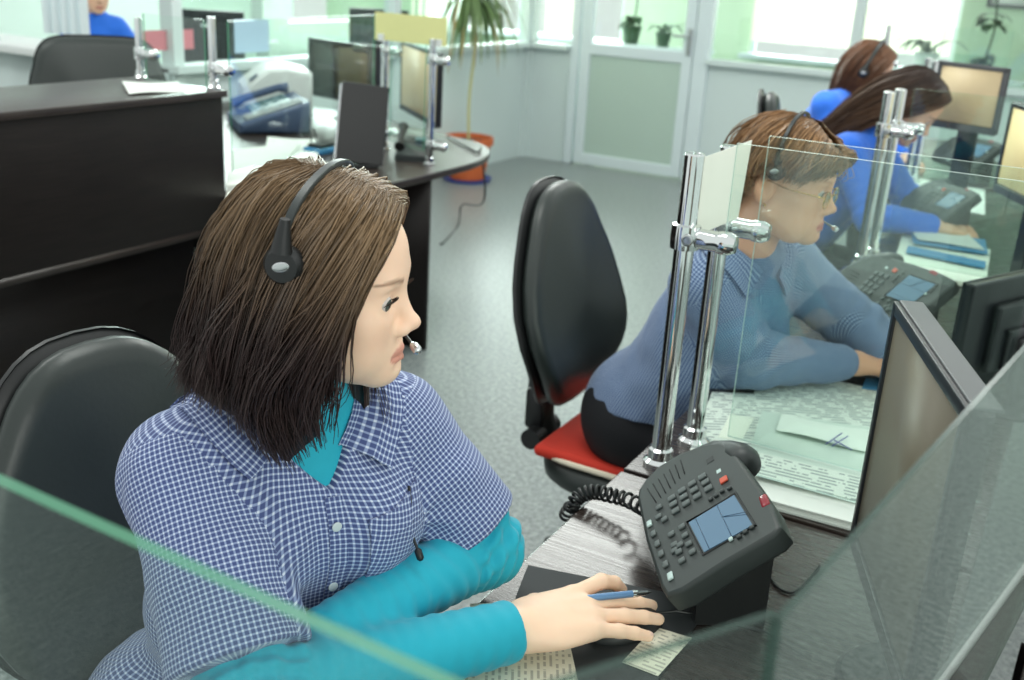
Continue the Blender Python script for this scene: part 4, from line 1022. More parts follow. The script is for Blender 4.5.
# pleated light blind strip
t = thing('gathered_blind', 'gathered pale grey vertical blind beside the person in blue, upper left', 'blind', (-4.585, 3.648, 1.09), math.radians(40))
for i in range(5):
    bm = B(); add_box(bm, (0, 0, 0.55), (0.045, 0.004, 1.1), Matrix.Rotation(0.5, 3, 'Z')); o = obj('slat', bm, M['frame'], t, 0); o.location = (-0.09 + 0.043 * i, 0, 0)
def glass_notice(label, px, hl, hz, m):
    p = at_x(*px, XL - 0.022); bm = B(); add_sheet(bm, [[(0, -hl + 2 * hl * j / 4, -hz + 2 * hz * i / 3) for j in range(5)] for i in range(4)], 5, 4, 0.002)
    o = obj('notice', bm, M[m], None, 0); o.location = p; return tag(o, label, 'notice', 'notices on the partition glass')
glass_notice('pink notice stuck on the glass of the left partition', (169, 40), 0.17, 0.05, 'paper_pink')
glass_notice('pale blue notice stuck on the glass of the left partition', (252, 36), 0.14, 0.09, 'paper_blue')
# ================================================================== SCULPTING KIT (signed distance field -> one smooth skin)
class SDF:
    def __init__(self, lo, hi, h):
        self.lo = np.array(lo, np.float32); self.h = h
        self.n = np.ceil((np.array(hi) - np.array(lo)) / h).astype(int) + 1
        self.f = np.full(self.n, 0.06, np.float32)
    def block(self, lo, hi, pad):
        a = np.floor((np.array(lo) - pad - self.lo) / self.h).astype(int); b = np.ceil((np.array(hi) + pad - self.lo) / self.h).astype(int) + 1
        a = np.clip(a, 0, self.n); b = np.clip(b, 0, self.n)
        if np.any(b <= a): return None
        g = [self.lo[i] + self.h * np.arange(a[i], b[i], dtype=np.float32) for i in range(3)]
        return (slice(a[0], b[0]), slice(a[1], b[1]), slice(a[2], b[2])), g[0][:, None, None], g[1][None, :, None], g[2][None, None, :]
    def mix(self, s, d, k, op):
        f = self.f[s]
        if op == 'add':
            if k > 0: q = np.maximum(k - np.abs(f - d), 0) / k; self.f[s] = np.minimum(f, d) - q * q * k * 0.25
            else: self.f[s] = np.minimum(f, d)
        else:
            d = -d
            if k > 0: q = np.maximum(k - np.abs(f - d), 0) / k; self.f[s] = np.maximum(f, d) + q * q * k * 0.25
            else: self.f[s] = np.maximum(f, d)
    def ell(self, c, r, R=None, k=0.01, op='add'):
        c = np.array(c, np.float32); r = np.array(r, np.float32); m = float(r.max())
        b = self.block(c - m, c + m, max(k * 1.2, 0.012))
        if b is None: return
        s, X, Y, Z = b
        x, y, z = X - c[0], Y - c[1], Z - c[2]
        if R is not None:
            R = np.array(R, np.float32)   # rows: local axes
            x, y, z = (R[0, 0] * x + R[0, 1] * y + R[0, 2] * z), (R[1, 0] * x + R[1, 1] * y + R[1, 2] * z), (R[2, 0] * x + R[2, 1] * y + R[2, 2] * z)
        k0 = np.sqrt((x / r[0]) ** 2 + (y / r[1]) ** 2 + (z / r[2]) ** 2); k1 = np.sqrt((x / r[0] ** 2) ** 2 + (y / r[1] ** 2) ** 2 + (z / r[2] ** 2) ** 2)
        self.mix(s, k0 * (k0 - 1) / np.maximum(k1, 1e-6), k, op)
    def cone(self, a, b, r0, r1, k=0.01, op='add'):
        a = np.array(a, np.float32); b = np.array(b, np.float32); m = max(r0, r1)
        q = self.block(np.minimum(a, b) - m, np.maximum(a, b) + m, max(k * 1.2, 0.012))
        if q is None: return
        s, X, Y, Z = q
        d = b - a; L2 = float(d @ d) + 1e-12
        t = np.clip(((X - a[0]) * d[0] + (Y - a[1]) * d[1] + (Z - a[2]) * d[2]) / L2, 0, 1)
        dist = np.sqrt((X - a[0] - t * d[0]) ** 2 + (Y - a[1] - t * d[1]) ** 2 + (Z - a[2] - t * d[2]) ** 2) - (r0 + (r1 - r0) * t)
        self.mix(s, dist, k, op)
    def cut(self, fn, k=0.004):
        """intersect with region fn(X,Y,Z) <= 0"""
        b = self.block(self.lo, self.lo + self.h * (self.n - 1), 0); s, X, Y, Z = b
        self.mix(s, -fn(X, Y, Z), k, 'sub')
    def mesh(self):
        f = self.f; lo = self.lo; h = self.h
        ins = f < 0
        c = np.zeros(tuple(np.array(f.shape) - 1), np.uint8)
        for dx in (0, 1):
            for dy in (0, 1):
                for dz in (0, 1): c += ins[dx:f.shape[0] - 1 + dx, dy:f.shape[1] - 1 + dy, dz:f.shape[2] - 1 + dz]
        act = np.argwhere((c > 0) & (c < 8))
        idx = np.full(c.shape, -1, np.int32); idx[act[:, 0], act[:, 1], act[:, 2]] = np.arange(len(act))
        P = np.zeros((len(act), 3)); W = np.zeros(len(act))
        co = np.array([(x, y, z) for x in (0, 1) for y in (0, 1) for z in (0, 1)])
        vals = [f[act[:, 0] + o[0], act[:, 1] + o[1], act[:, 2] + o[2]] for o in co]
        for i in range(8):
            for j in range(i + 1, 8):
                if np.abs(co[i] - co[j]).sum() != 1: continue
                a, b = vals[i], vals[j]; m = (a < 0) != (b < 0)
                t = a[m] / (a[m] - b[m]); P[m] += co[i] + t[:, None] * (co[j] - co[i]); W[m] += 1
        V = lo + h * (act + P / W[:, None])
        Q = []
        for ax in range(3):
            o1, o2 = [(1, 2), (2, 0), (0, 1)][ax]
            sl0 = [slice(None)] * 3; sl1 = [slice(None)] * 3
            sl0[ax] = slice(0, -1); sl1[ax] = slice(1, None)
            m = ins[tuple(sl0)] != ins[tuple(sl1)]
            e = np.argwhere(m)
            e = e[(e[:, o1] > 0) & (e[:, o2] > 0) & (e[:, o1] < f.shape[o1] - 1) & (e[:, o2] < f.shape[o2] - 1)]
            u = np.zeros(3, int); u[o1] = 1; v = np.zeros(3, int); v[o2] = 1
            g = lambda d: idx[tuple((e - d).T)]
            q = np.stack([g(u + v), g(v), g(0 * u), g(u)], 1)
            flip = ~ins[tuple(e.T)]
            q[flip] = q[flip][:, ::-1]; Q.append(q)
        Q = np.concatenate(Q); Q = Q[(Q >= 0).all(1)]
        return V, Q
def relax(V, Q, it=1, lam=0.4):
    n = len(V)
    for _ in range(it):
        S = np.zeros((n, 3)); C_ = np.zeros(n)
        for a in range(4):
            i, j = Q[:, a], Q[:, (a + 1) % 4]
            for d in range(3): S[:, d] += np.bincount(i, V[j, d], n) + np.bincount(j, V[i, d], n)
            C_ += np.bincount(i, minlength=n) + np.bincount(j, minlength=n)
        V = V * (1 - lam) + lam * S / np.maximum(C_, 1)[:, None]
    return V
def vnormals(V, Q):
    fn = np.cross(V[Q[:, 2]] - V[Q[:, 0]], V[Q[:, 3]] - V[Q[:, 1]])
    N = np.zeros_like(V)
    for a in range(4):
        for d in range(3): N[:, d] += np.bincount(Q[:, a], fn[:, d], len(V))
    return N / np.maximum(np.linalg.norm(N, axis=1), 1e-9)[:, None]
def np_obj(name, V, Q, m, parent=None, col=None, uv=None, keep_largest=True, org=None):
    if org is not None: V = V - np.array(org)
    me = bpy.data.meshes.new(name)
    me.vertices.add(len(V)); me.vertices.foreach_set('co', V.astype(np.float32).ravel())
    me.loops.add(Q.size); me.loops.foreach_set('vertex_index', Q.astype(np.int32).ravel())
    k = Q.shape[1]
    me.polygons.add(len(Q)); me.polygons.foreach_set('loop_start', np.arange(0, Q.size, k, dtype=np.int32)); me.polygons.foreach_set('loop_total', np.full(len(Q), k, np.int32))
    me.update(calc_edges=True)
    me.polygons.foreach_set('use_smooth', np.ones(len(Q), bool))
    if col is not None:
        a = me.color_attributes.new('Col', 'FLOAT_COLOR', 'POINT'); a.data.foreach_set('color', col.astype(np.float32).ravel())
    if uv is not None:
        l = me.uv_layers.new(name='UVMap'); l.data.foreach_set('uv', uv.astype(np.float32).ravel())
    me.materials.append(m); me.validate()
    o = bpy.data.objects.new(name, me); COL.objects.link(o)
    if parent is not None: o.parent = parent
    return o
def noise_disp(V, N, amp, freq, stretch=(1, 1, 1), seed=0.0):
    d = np.empty(len(V))
    for i, p in enumerate(V): d[i] = mnoise.noise(Vector((p[0] * freq * stretch[0] + seed, p[1] * freq * stretch[1], p[2] * freq * stretch[2])))
    return V + N * (d * amp)[:, None]
# ================================================================== PEOPLE
def nv(v): v = np.array(v, float); return v / np.linalg.norm(v)
def rot_rows(az, pitch, roll):
    """rows: forward, left, up of a head looking along az (deg), pitched down, rolled to its left"""
    f = np.array((math.cos(math.radians(az)) * math.cos(math.radians(pitch)), math.sin(math.radians(az)) * math.cos(math.radians(pitch)), -math.sin(math.radians(pitch))))
    l = nv(np.cross((0, 0, 1), f)); u = np.cross(f, l)
    c, s = math.cos(math.radians(roll)), math.sin(math.radians(roll))
    return np.array([f, l * c - u * s, u * c + l * s])
class Head:
    def __init__(self, H, az, pitch=0, roll=0, sc=1.0):
        self.H = np.array(H, float); self.R = rot_rows(az, pitch, roll); self.sc = sc
    def w(self, f, l, u): return self.H + self.sc * (f * self.R[0] + l * self.R[1] + u * self.R[2])
    def loc(self, V): return ((V - self.H) @ self.R.T) / self.sc
def head_prims(S, hd, nose=1.0, jowl=0.0, ears=True):
    s = hd.sc
    E = lambda c, r, k=0.01, op='add', lr=None: S.ell(hd.w(*c), np.array(r) * s, hd.R if lr is None else lr @ hd.R, k * s, op)
    C_ = lambda a, b, r0, r1, k=0.01, op='add': S.cone(hd.w(*a), hd.w(*b), r0 * s, r1 * s, k * s, op)
    E((-0.008, 0, 0.045), (0.098, 0.074, 0.082), 0)
    E((0.040, 0, 0.048), (0.052, 0.060, 0.052), 0.03)
    E((0.036, 0, -0.017), (0.054, 0.058, 0.070), 0.03)
    for q in (-1, 1):
        C_((0.0, 0.052 * q, -0.043), (0.068, 0.014 * q, -0.079), 0.018, 0.013, 0.03)
        E((0.062, 0.038 * q, -0.012), (0.024, 0.024, 0.022), 0.025)
        E((0.058, 0.034 * q, -0.046), (0.024, 0.022, 0.026), 0.025)
        if jowl: E((0.045, 0.042 * q, -0.062), (0.03, 0.022, 0.03), 0.025)
    E((0.0765, 0, -0.0785), (0.0165, 0.02, 0.015), 0.018)
    E((0.069, 0, -0.055), (0.0245, 0.03, 0.028), 0.018)
    C_((0.079, -0.03, 0.03), (0.079, 0.03, 0.03), 0.012, 0.012, 0.018)
    for q in (-1, 1): E((0.099, 0.031 * q, 0.011), (0.016, 0.019, 0.0125), 0.012, 'sub')
    C_((0.085, 0, 0.022), (0.104, 0, -0.017), 0.0072, 0.0082, 0.010)
    E((0.1062, 0, -0.0195), (0.0105, 0.0095, 0.0085), 0.006)
    for q in (-1, 1): E((0.0970, 0.0115 * q, -0.0262), (0.0098, 0.0065, 0.0072), 0.009)
    E((0.098, 0, -0.040), (0.006, 0.0035, 0.008), 0.006, 'sub')
    # lips
    for q in (-1, 1):
        C_((0.0955, 0.003 * q, -0.0510), (0.0865, 0.021 * q, -0.0565), 0.0037, 0.0024, 0.005)
        C_((0.0945, 0.000 * q, -0.0630), (0.0865, 0.020 * q, -0.058), 0.0043, 0.0024, 0.005)
        C_((0.1015, 0.0, -0.0572), (0.088, 0.0225 * q, -0.0575), 0.0012, 0.001, 0.003, 'sub')
    E((0.0965, 0, -0.0705), (0.006, 0.016, 0.004), 0.006, 'sub')
    # lids
    for q in (-1, 1):
        E((0.0765, 0.031 * q, 0.011), (0.0142, 0.0152, 0.0138), 0.005)
        a = math.radians(12); lr = np.array([[math.cos(a), 0, -math.sin(a)], [0, 1, 0], [math.sin(a), 0, math.cos(a)]])
        E((0.0905, 0.032 * q, 0.0088), (0.0095, 0.0128, 0.0046), 0.002, 'sub', lr)
    if ears:
        for q in (-1, 1):
            a = 0.32; lr = np.array([[math.cos(a), -math.sin(a) * q, 0], [math.sin(a) * q, math.cos(a), 0], [0, 0, 1]])
            E((-0.012, 0.0765 * q, 0.006), (0.020, 0.0105, 0.032), 0.005, 'add', lr)
            E((-0.007, 0.0845 * q, 0.010), (0.011, 0.006, 0.019), 0.004, 'sub', lr)
            E((-0.004, 0.074 * q, -0.004), (0.004, 0.005, 0.006), 0.003, 'add')
    C_((-0.026, 0, -0.03), (-0.045, 0, -0.12), 0.05, 0.049, 0.025)
def hand_prims(S, W, d, n, side, curl=(0.35, 0.3, 0.3, 0.35), spread=0.06, sc=1.0, thumb=(0.5, 0.2), splay=(0, 0, 0, 0), lift=(0, 0, 0, 0)):
    """W wrist, d towards knuckles, n back-of-hand normal, side +1/-1 picks where the thumb is (along n x d * side)"""
    W = np.array(W, float); d = nv(d); n = nv(np.array(n) - d * np.dot(n, d)); t = np.cross(n, d) * side
    P = lambda a, b, c: W + sc * (a * d + b * t + c * n)
    S.ell(P(0.052, 0.0, 0.0), np.array((0.05, 0.041, 0.0145)) * sc, np.array([d, t, n]), 0.012)
    S.ell(P(0.03, 0.0, -0.002), np.array((0.045, 0.031, 0.017)) * sc, np.array([d, t, n]), 0.015)
    S.ell(P(0.03, 0.024, -0.008), np.array((0.032, 0.018, 0.015)) * sc, np.array([d, t, n]), 0.012)
    offs = (0.0285, 0.0095, -0.0095, -0.0275); mc = (0.086, 0.090, 0.086, 0.077)
    ln = ((0.042, 0.025, 0.021), (0.046, 0.029, 0.022), (0.043, 0.027, 0.022), (0.033, 0.020, 0.019))
    rr = (0.0092, 0.0094, 0.0089, 0.0080)
    out = []
    for i in range(4):
        p = P(mc[i], offs[i], 0.001); a = lift[i]
        tz = spread * (1.5 - i) + splay[i]
        S.cone(P(0.05, offs[i] * 0.8, 0.002), p, 0.0095 * sc, 0.0105 * sc, 0.010)
        pts = [p]
        for j in range(3):
            a += (curl[i] * (0.7, 1.2, 0.8)[j])
            dirv = math.cos(a) * (math.cos(tz) * d + math.sin(tz) * t) - math.sin(a) * n
            q = p + dirv * ln[i][j] * sc
            r0 = rr[i] * (1.0, 0.94, 0.86)[j] * sc; r1 = rr[i] * (0.94, 0.86, 0.74)[j] * sc
            S.cone(p, q, r0, r1, 0.004 if j else 0.006)
            p = q; pts.append(p)
        out.append(pts)
    p = P(0.022, 0.028, -0.008); a = thumb[0]; pts = [p]
    dirs = (nv(math.cos(a) * d + math.sin(a) * t - 0.25 * n), nv(math.cos(a - thumb[1]) * d + math.sin(a - thumb[1]) * t - 0.3 * n), nv(math.cos(a - 2 * thumb[1]) * d + math.sin(a - 2 * thumb[1]) * t - 0.25 * n))
    for j, (L, r0, r1) in enumerate(((0.036, 0.014, 0.0115), (0.032, 0.0112, 0.0100), (0.027, 0.0100, 0.0082))):
        q = p + dirs[j] * L * sc; S.cone(p, q, r0 * sc, r1 * sc, 0.007); p = q; pts.append(p)
    out.append(pts)
    return out
def skin_colors(V, hd, base, lip, blush, brow=None):
    q = hd.loc(V); col = np.ones((len(V), 4)); col[:, :3] = np.array(base)
    def blend(mask, c): col[:, :3] = col[:, :3] * (1 - mask[:, None]) + np.array(c) * mask[:, None]
    for sgn in (-1, 1):
        r = np.sqrt(((q[:, 0] - 0.07) / 0.04) ** 2 + ((q[:, 1] - 0.045 * sgn) / 0.022) ** 2 + ((q[:, 2] + 0.022) / 0.022) ** 2); blend(np.clip(1.2 - r, 0, 1) * 0.35, blush)
    r = np.sqrt(((q[:, 0] - 0.11) / 0.02) ** 2 + (q[:, 1] / 0.014) ** 2 + ((q[:, 2] + 0.024) / 0.014) ** 2); blend(np.clip(1.2 - r, 0, 1) * 0.3, blush)
    wl = 0.0235; x = np.clip(np.abs(q[:, 1]) / wl, 0, 1); hgt = 0.0105 * np.sqrt(np.clip(1 - x ** 1.8, 0, 1))
    e = np.abs(q[:, 2] + 0.0573) - hgt
    m = (q[:, 0] > 0.07) & (np.abs(q[:, 1]) < wl)
    blend(np.where(m, np.clip(0.5 - e / 0.002, 0, 1), 0), lip)
    if brow is not None:
        for sgn in (-1, 1):
            y = q[:, 1] * sgn; zc = 0.0305 + 0.005 * np.sin(np.clip((y - 0.013) / 0.04, 0, 1) * PI * 0.75)
            th = 0.0035 * np.clip((0.056 - y) / 0.02, 0.25, 1)
            m = (q[:, 0] > 0.045) & (y > 0.012) & (y < 0.055)
            blend(np.where(m, np.clip(1.2 - np.abs(q[:, 2] - zc) / th, 0, 1), 0) * 0.8, brow)
    return col
def eyes(hd, parent, org, gaze=(1, 0, -0.1), lash=True):
    for q in (-1, 1):
        c = hd.w(0.0795, 0.031 * q, 0.0105); g = nv(gaze[0] * hd.R[0] + gaze[1] * hd.R[1] + gaze[2] * hd.R[2])
        r = 0.0122 * hd.sc
        u, v = frame_of(g); rows = []
        bm = B(); prev = None; k = 20
        angs = [0.0, 7, 12, 14, 20, 28, 34, 48, 70, 100, 140, 180]
        top = bm.verts.new(Vector(c - org) + Vector(g) * r)
        rings = []
        for a in angs[1:-1]:
            a = math.radians(a); rings.append([bm.verts.new(Vector(c - org) + Vector(g) * (r * math.cos(a)) + (u * math.cos(2 * PI * i / k) + v * math.sin(2 * PI * i / k)) * r * math.sin(a)) for i in range(k)])
        end = bm.verts.new(Vector(c - org) - Vector(g) * r)
        for i in range(k):
            f = bm.faces.new((top, rings[0][i], rings[0][(i + 1) % k])); f.material_index = 2
        for j in range(len(rings) - 1):
            for i in range(k):
                f = bm.faces.new((rings[j][i], rings[j + 1][i], rings[j + 1][(i + 1) % k], rings[j][(i + 1) % k])); f.material_index = 2 if angs[j + 2] <= 12 else (1 if angs[j + 2] <= 34 else 0)
        for i in range(k): bm.faces.new((end, rings[-1][(i + 1) % k], rings[-1][i]))
        obj('eye', bm, None, parent, 60, mats=[M['eye_white'], M['iris'], M['pupil']])
        if lash:
            bm = B(); pts = []
            for i in range(9):
                x = -1 + 2 * i / 8; pts.append(Vector(hd.w(0.0915 - 0.006 * x * x + 0.0015, 0.031 * q + 0.0125 * x, 0.0132 - 0.003 * x * x) - org))
            add_tube(bm, pts, [0.0003, 0.0005, 0.0007, 0.0008, 0.0008, 0.0008, 0.0007, 0.0005, 0.0003], 6)
            for i in range(1, 8):
                for j in range(3):
                    p = pts[i].lerp(pts[i + 1], j / 3); dv = Vector(hd.R[0] * 0.006 + hd.R[2] * 0.0025 + hd.R[1] * (0.003 * (i - 4) / 4)) * hd.sc
                    add_tube(bm, [p, p + dv * 0.6, p + dv + Vector(hd.R[2]) * 0.001], [0.00028, 0.0002, 0.0001], 4)
            obj('eyelashes', bm, M['lash'], parent)
def cat(P, n):
    """catmull-rom through numpy control points"""
    P = np.array(P, float); out = []
    for i in range(n):
        x = i / (n - 1) * (len(P) - 1); k = min(int(x), len(P) - 2); f = x - k
        p0, p1_, p2, p3 = P[max(k - 1, 0)], P[k], P[k + 1], P[min(k + 2, len(P) - 1)]
        out.append(0.5 * ((2 * p1_) + (p2 - p0) * f + (2 * p0 - 5 * p1_ + 4 * p2 - p3) * f * f + (3 * p1_ - p0 - 3 * p2 + p3) * f ** 3))
    return np.array(out)
def hair(name, hd, guides, parent, org, n, c_root, c_tip, seed=1, rad=0.0011, steps=14, jitter=0.006, base_in=0.985, cut=(0.8, 1.0), clump=0.006, col_var=0.25, wave=0.0, mid=0.45, fly=0):
    """guides: list (right front -> back -> left front) of control polylines in head axes (f,l,u)"""
    rg = np.random.RandomState(seed)
    G = np.array([cat(g, steps) for g in guides])          # g, s, 3
    def at(a):
        x = a * (len(G) - 1); k = int(np.clip(np.floor(x), 0, len(G) - 2)); f = x - k
        f = f * f * (3 - 2 * f) * 0.35 + f * 0.65
        return G[k] * (1 - f) + G[k + 1] * f
    V, F, Cc = [], [], []
    # base shell
    na = 72
    cent = np.array((-0.01, 0, 0.0))
    st = 0
    grid = [[None] * steps for _ in range(na)]
    for layer, shrink in ((0, base_in), (1, base_in - 0.09)):
        for i in range(na):
            p = at(i / (na - 1)).copy()
            for s in range(steps):
                q = p[s].copy(); c = cent.copy(); c[2] = min(q[2], 0.04)
                ts = 1 if s < steps - 4 else 1 - 0.05 * (s - steps + 4)
                q = c + (q - c) * shrink
                q[:2] += rg.normal(0, 0.0007, 2)
                V.append(q); t = s / (steps - 1)
                cc = np.array(c_root) * (1 - min(1, t / mid * 0.5) if t < mid else 0.5) if False else None
                m = np.clip((t - 0.12) / mid, 0, 1); m = m * m * (3 - 2 * m)
                Cc.append((np.array(c_root) * (1 - m) + np.array(c_tip) * m) * (0.85))
        for i in range(na - 1):
            for s in range(steps - 1):
                a = st + i * steps + s
                F.append((a, a + steps, a + steps + 1, a + 1) if layer == 0 else (a, a + 1, a + steps + 1, a + steps))
        st += na * steps
    for s in range(steps - 1):   # close both long edges
        for i in (0, na - 1):
            a = i * steps + s; b = na * steps + a
            F.append((a, a + 1, b + 1, b))
    for i in range(na - 1):
        a = i * steps + steps - 1; b = na * steps + a; F.append((a, a + steps, b + steps, b))
    # strands in clumps
    nc = max(20, n // 9)
    clumps = rg.rand(nc); coff = rg.normal(0, 1, (nc, 3)); clen = rg.uniform(cut[0], cut[1], nc); cph = rg.rand(nc) * 6
    for k in range(n):
        ci = rg.randint(nc); a = float(np.clip(clumps[ci] + rg.normal(0, 0.006), 0, 1))
        p = at(a).copy()
        L = clen[ci] * rg.uniform(0.93, 1.0); x = np.linspace(0, 1, steps)
        xs = np.linspace(rg.uniform(0, 0.035), L, steps) * (steps - 1)
        i0 = np.clip(np.floor(xs).astype(int), 0, steps - 2); f = (xs - i0)[:, None]      # past the last point the strand runs on straight
        p = p[i0] * (1 - f) + p[i0 + 1] * f
        lift = 1 + rg.normal(0.004, 0.010)
        if fly and k < fly: lift += rg.uniform(0.01, 0.05)
        c = np.stack([np.full(steps, cent[0]), np.zeros(steps), np.minimum(p[:, 2], 0.04)], 1)
        p = c + (p - c) * lift
        g = np.clip(x * 1.4, 0, 1)[:, None]
        p += coff[ci] * clump * g * np.array((1, 1, 0.5)) + rg.normal(0, 1, 3) * jitter * 0.5 * g
        p += wave * np.sin(x * 9 + cph[ci])[:, None] * g * coff[ci]
        p += rg.normal(0, 0.0004, (steps, 3))
        tone = float(np.clip(rg.normal(1.0, col_var), 0.45, 1.9))
        b0 = len(V)
        for s in range(steps):
            tg = p[min(s + 1, steps - 1)] - p[max(s - 1, 0)]; tg = tg / (np.linalg.norm(tg) + 1e-9)
            o_ = np.cross(tg, p[s] - c[s]); o_ = o_ / (np.linalg.norm(o_) + 1e-9); o2 = np.cross(tg, o_)
            r = rad * (0.45 + 0.8 * min(1, s / 3)) * (1 - 0.75 * (s / (steps - 1)) ** 2)
            for e in range(3):
                ang = 2 * PI * e / 3; V.append(p[s] + r * (1.7 * math.cos(ang) * o_ + math.sin(ang) * o2))
                t = x[s] * L; m = np.clip((t - 0.12) / mid, 0, 1); m = m * m * (3 - 2 * m)
                Cc.append((np.array(c_root) * (1 - m) + np.array(c_tip) * m) * tone)
        for s in range(steps - 1):
            for e in range(3):
                a0 = b0 + s * 3 + e; a1 = b0 + s * 3 + (e + 1) % 3; F.append((a0, a1, a1 + 3, a0 + 3))
    V = np.array(V); Wd = hd.H + hd.sc * (V[:, :1] * hd.R[0] + V[:, 1:2] * hd.R[1] + V[:, 2:] * hd.R[2]) - org
    col = np.ones((len(V), 4)); col[:, :3] = np.clip(np.array(Cc), 0, 1)
    return np_obj(name, Wd, np.array(F), M['hair'], parent, col)
def mirror(g): return [(p[0], -p[1], p[2]) for p in g]
def arm_uv(V, a, b, rad):
    a = np.array(a, float); d = nv(np.array(b) - a); u, v = frame_of(d); u, v = np.array(u), np.array(v)
    q = V - a; return np.stack([np.arctan2(q @ v, q @ u) * rad, q @ d], 1)
def garment(name, S, m, parent, org, uvfn=None, smooth=2, fold=None, bvh=False):
    V, Q = S.mesh(); V = relax(V, Q, smooth)
    N = vnormals(V, Q)
    if fold is not None: V = fold(V, N); V = relax(V, Q, 1, 0.3)
    uv = None
    if uvfn is not None:
        lab, uvs = uvfn(V)                       # lab: part id per vertex, uvs: dict id -> uv per vertex
        fl = np.sort(lab[Q], 1)[:, 1]
        uv = np.zeros((len(Q), Q.shape[1], 2))
        for k, U in uvs.items():
            f = fl == k; q = U[Q[f]]
            per = uvs_period.get(k)
            if per:
                ref = q[:, :1, 0]; dlt = q[:, :, 0] - ref; q[:, :, 0] -= np.round(dlt / per) * per
            uv[f] = q
        uv = uv.reshape(-1, 2)
    o = np_obj(name, V, Q, m, parent, uv=uv, org=org)
    if bvh: return o, BVHTree.FromPolygons([tuple(p) for p in V], [tuple(int(i) for i in q) for q in Q]), V
    return o
uvs_period = {}

# ------------------------------------------------------------------ woman with the turquoise turtleneck
org1 = np.array((-0.86, 0.85, 0.0))
W1 = thing('person', 'woman in a navy checked shirt over a turquoise turtleneck, hand on a mouse', 'person', org1)
h1 = Head((-0.704, 0.852, 1.202), 20, 2, -3, 1.01)
LAT = nv((0.45, 0.89, 0)); FWD = nv((0.89, -0.45, 0)); UP = np.array((0, 0, 1.0))
MID = np.array((-0.768, 0.873, 1.022))
def T1(f, l, u): return MID + f * FWD + l * LAT + u * UP
NECK = T1(-0.012, 0.004, 0.05)
SR, SL = np.array((-0.808, 0.757, 0.990)), np.array((-0.708, 1.002, 0.988))
ER, EL = np.array((-0.645, 0.668, 0.815)), np.array((-0.592, 1.055, 0.822))
WR, WL = np.array((-0.490, 0.936, 0.798)), np.array((-0.635, 0.785, 0.826))
PEL = np.array((-0.878, 0.872, 0.53))
TR1 = np.array([FWD, LAT, UP])
def torso1(S, inf):
    k = 0.04
    S.cone(T1(-0.02, -0.115, -0.045), T1(-0.01, 0.115, -0.06), 0.062 + inf, 0.060 + inf, 0)
    S.ell(T1(-0.005, 0, -0.11), np.array((0.105, 0.155, 0.13)) + inf, TR1, k)
    for q in (-1, 1): S.ell(T1(0.062, 0.068 * q, -0.115), np.array((0.062, 0.064, 0.062)) + inf, TR1, 0.035)
    S.cone(T1(-0.03, -0.055, -0.25), T1(-0.03, 0.055, -0.25), 0.105 + inf, 0.105 + inf, 0.06)
    S.cone(PEL + 0.07 * -LAT + UP * 0.03, PEL + 0.07 * LAT + UP * 0.03, 0.125 + inf, 0.125 + inf, 0.07)
    S.cone(T1(-0.02, 0, -0.02), NECK, 0.085 + inf * 0.5, 0.06 + inf * 0.5, 0.04)
    S.cone(NECK + np.array((0, 0, -0.01)), SR, 0.045 + inf, 0.052 + inf, 0.03); S.cone(NECK + np.array((0, 0, -0.01)), SL, 0.045 + inf, 0.052 + inf, 0.03)
def arm(S, s, e, w, r, k=0.03, full=True, wend=None):
    S.cone(s, e, r[0], r[1], k)
    if full: S.cone(e, w, r[1] * 0.97, r[2], 0.02)
lo1, hi1 = (-1.10, 0.50, 0.44), (-0.30, 1.30, 1.40)
# body: one continuous skin
S = SDF(lo1, hi1, 0.0026)
torso1(S, -0.012)
head_prims(S, h1)
S.cone(h1.w(-0.03, 0, -0.06), NECK - UP * 0.03, 0.047, 0.05, 0.02)
arm(S, SR, ER, WR, (0.045, 0.036, 0.025)); arm(S, SL, EL, WL, (0.045, 0.036, 0.025))
DR = nv((0.54, 0.84, -0.02))
S.cone(WR - 0.03 * DR, WR + 0.02 * DR, 0.0255, 0.026, 0.015)
fing = hand_prims(S, WR + 0.012 * DR, DR, (0.08, -0.06, 1), 1.0, curl=(0.42, 0.10, 0.08, 0.09), spread=0.06, sc=1.18, thumb=(0.55, 0.30), splay=(0.10, -0.02, -0.03, -0.05), lift=(-0.35, 0.12, 0.13, 0.14))
DL = nv((0.10, -1, -0.1))
hand_prims(S, WL, DL, (0.1, 0, 1), -1.0, curl=(0.35, 0.35, 0.35, 0.35), sc=0.98)
V, Q = S.mesh(); V = relax(V, Q, 2, 0.35)
SK1 = srgb(250, 214, 186)[:3]
col = skin_colors(V, h1, SK1, srgb(216, 156, 138)[:3], srgb(240, 188, 162)[:3], srgb(122, 90, 68)[:3])
np_obj('body', V, Q, M['skin'], W1, col, org=org1)
eyes(h1, W1, org1, (1, -0.22, -0.16))
# nails
for i, pts in enumerate(fing[:4]):
    a, b = pts[-2], pts[-1]; d = nv(b - a); n_ = nv(np.array((0.05, -0.1, 1)) - d * np.dot((0.05, -0.1, 1), d)); s_ = np.cross(n_, d)
    bm = B(); add_sphere(bm, Vector(b - d * 0.0012 + n_ * 0.0052 - org1), (0.0062, 0.0046, 0.0014), Matrix([list(d), list(s_), list(n_)]).transposed(), 12, 8)
    obj('fingernail', bm, mat('fingernail', (240, 204, 188), 0.25, var=0.02) if i == 0 else bpy.data.materials['fingernail'], W1)
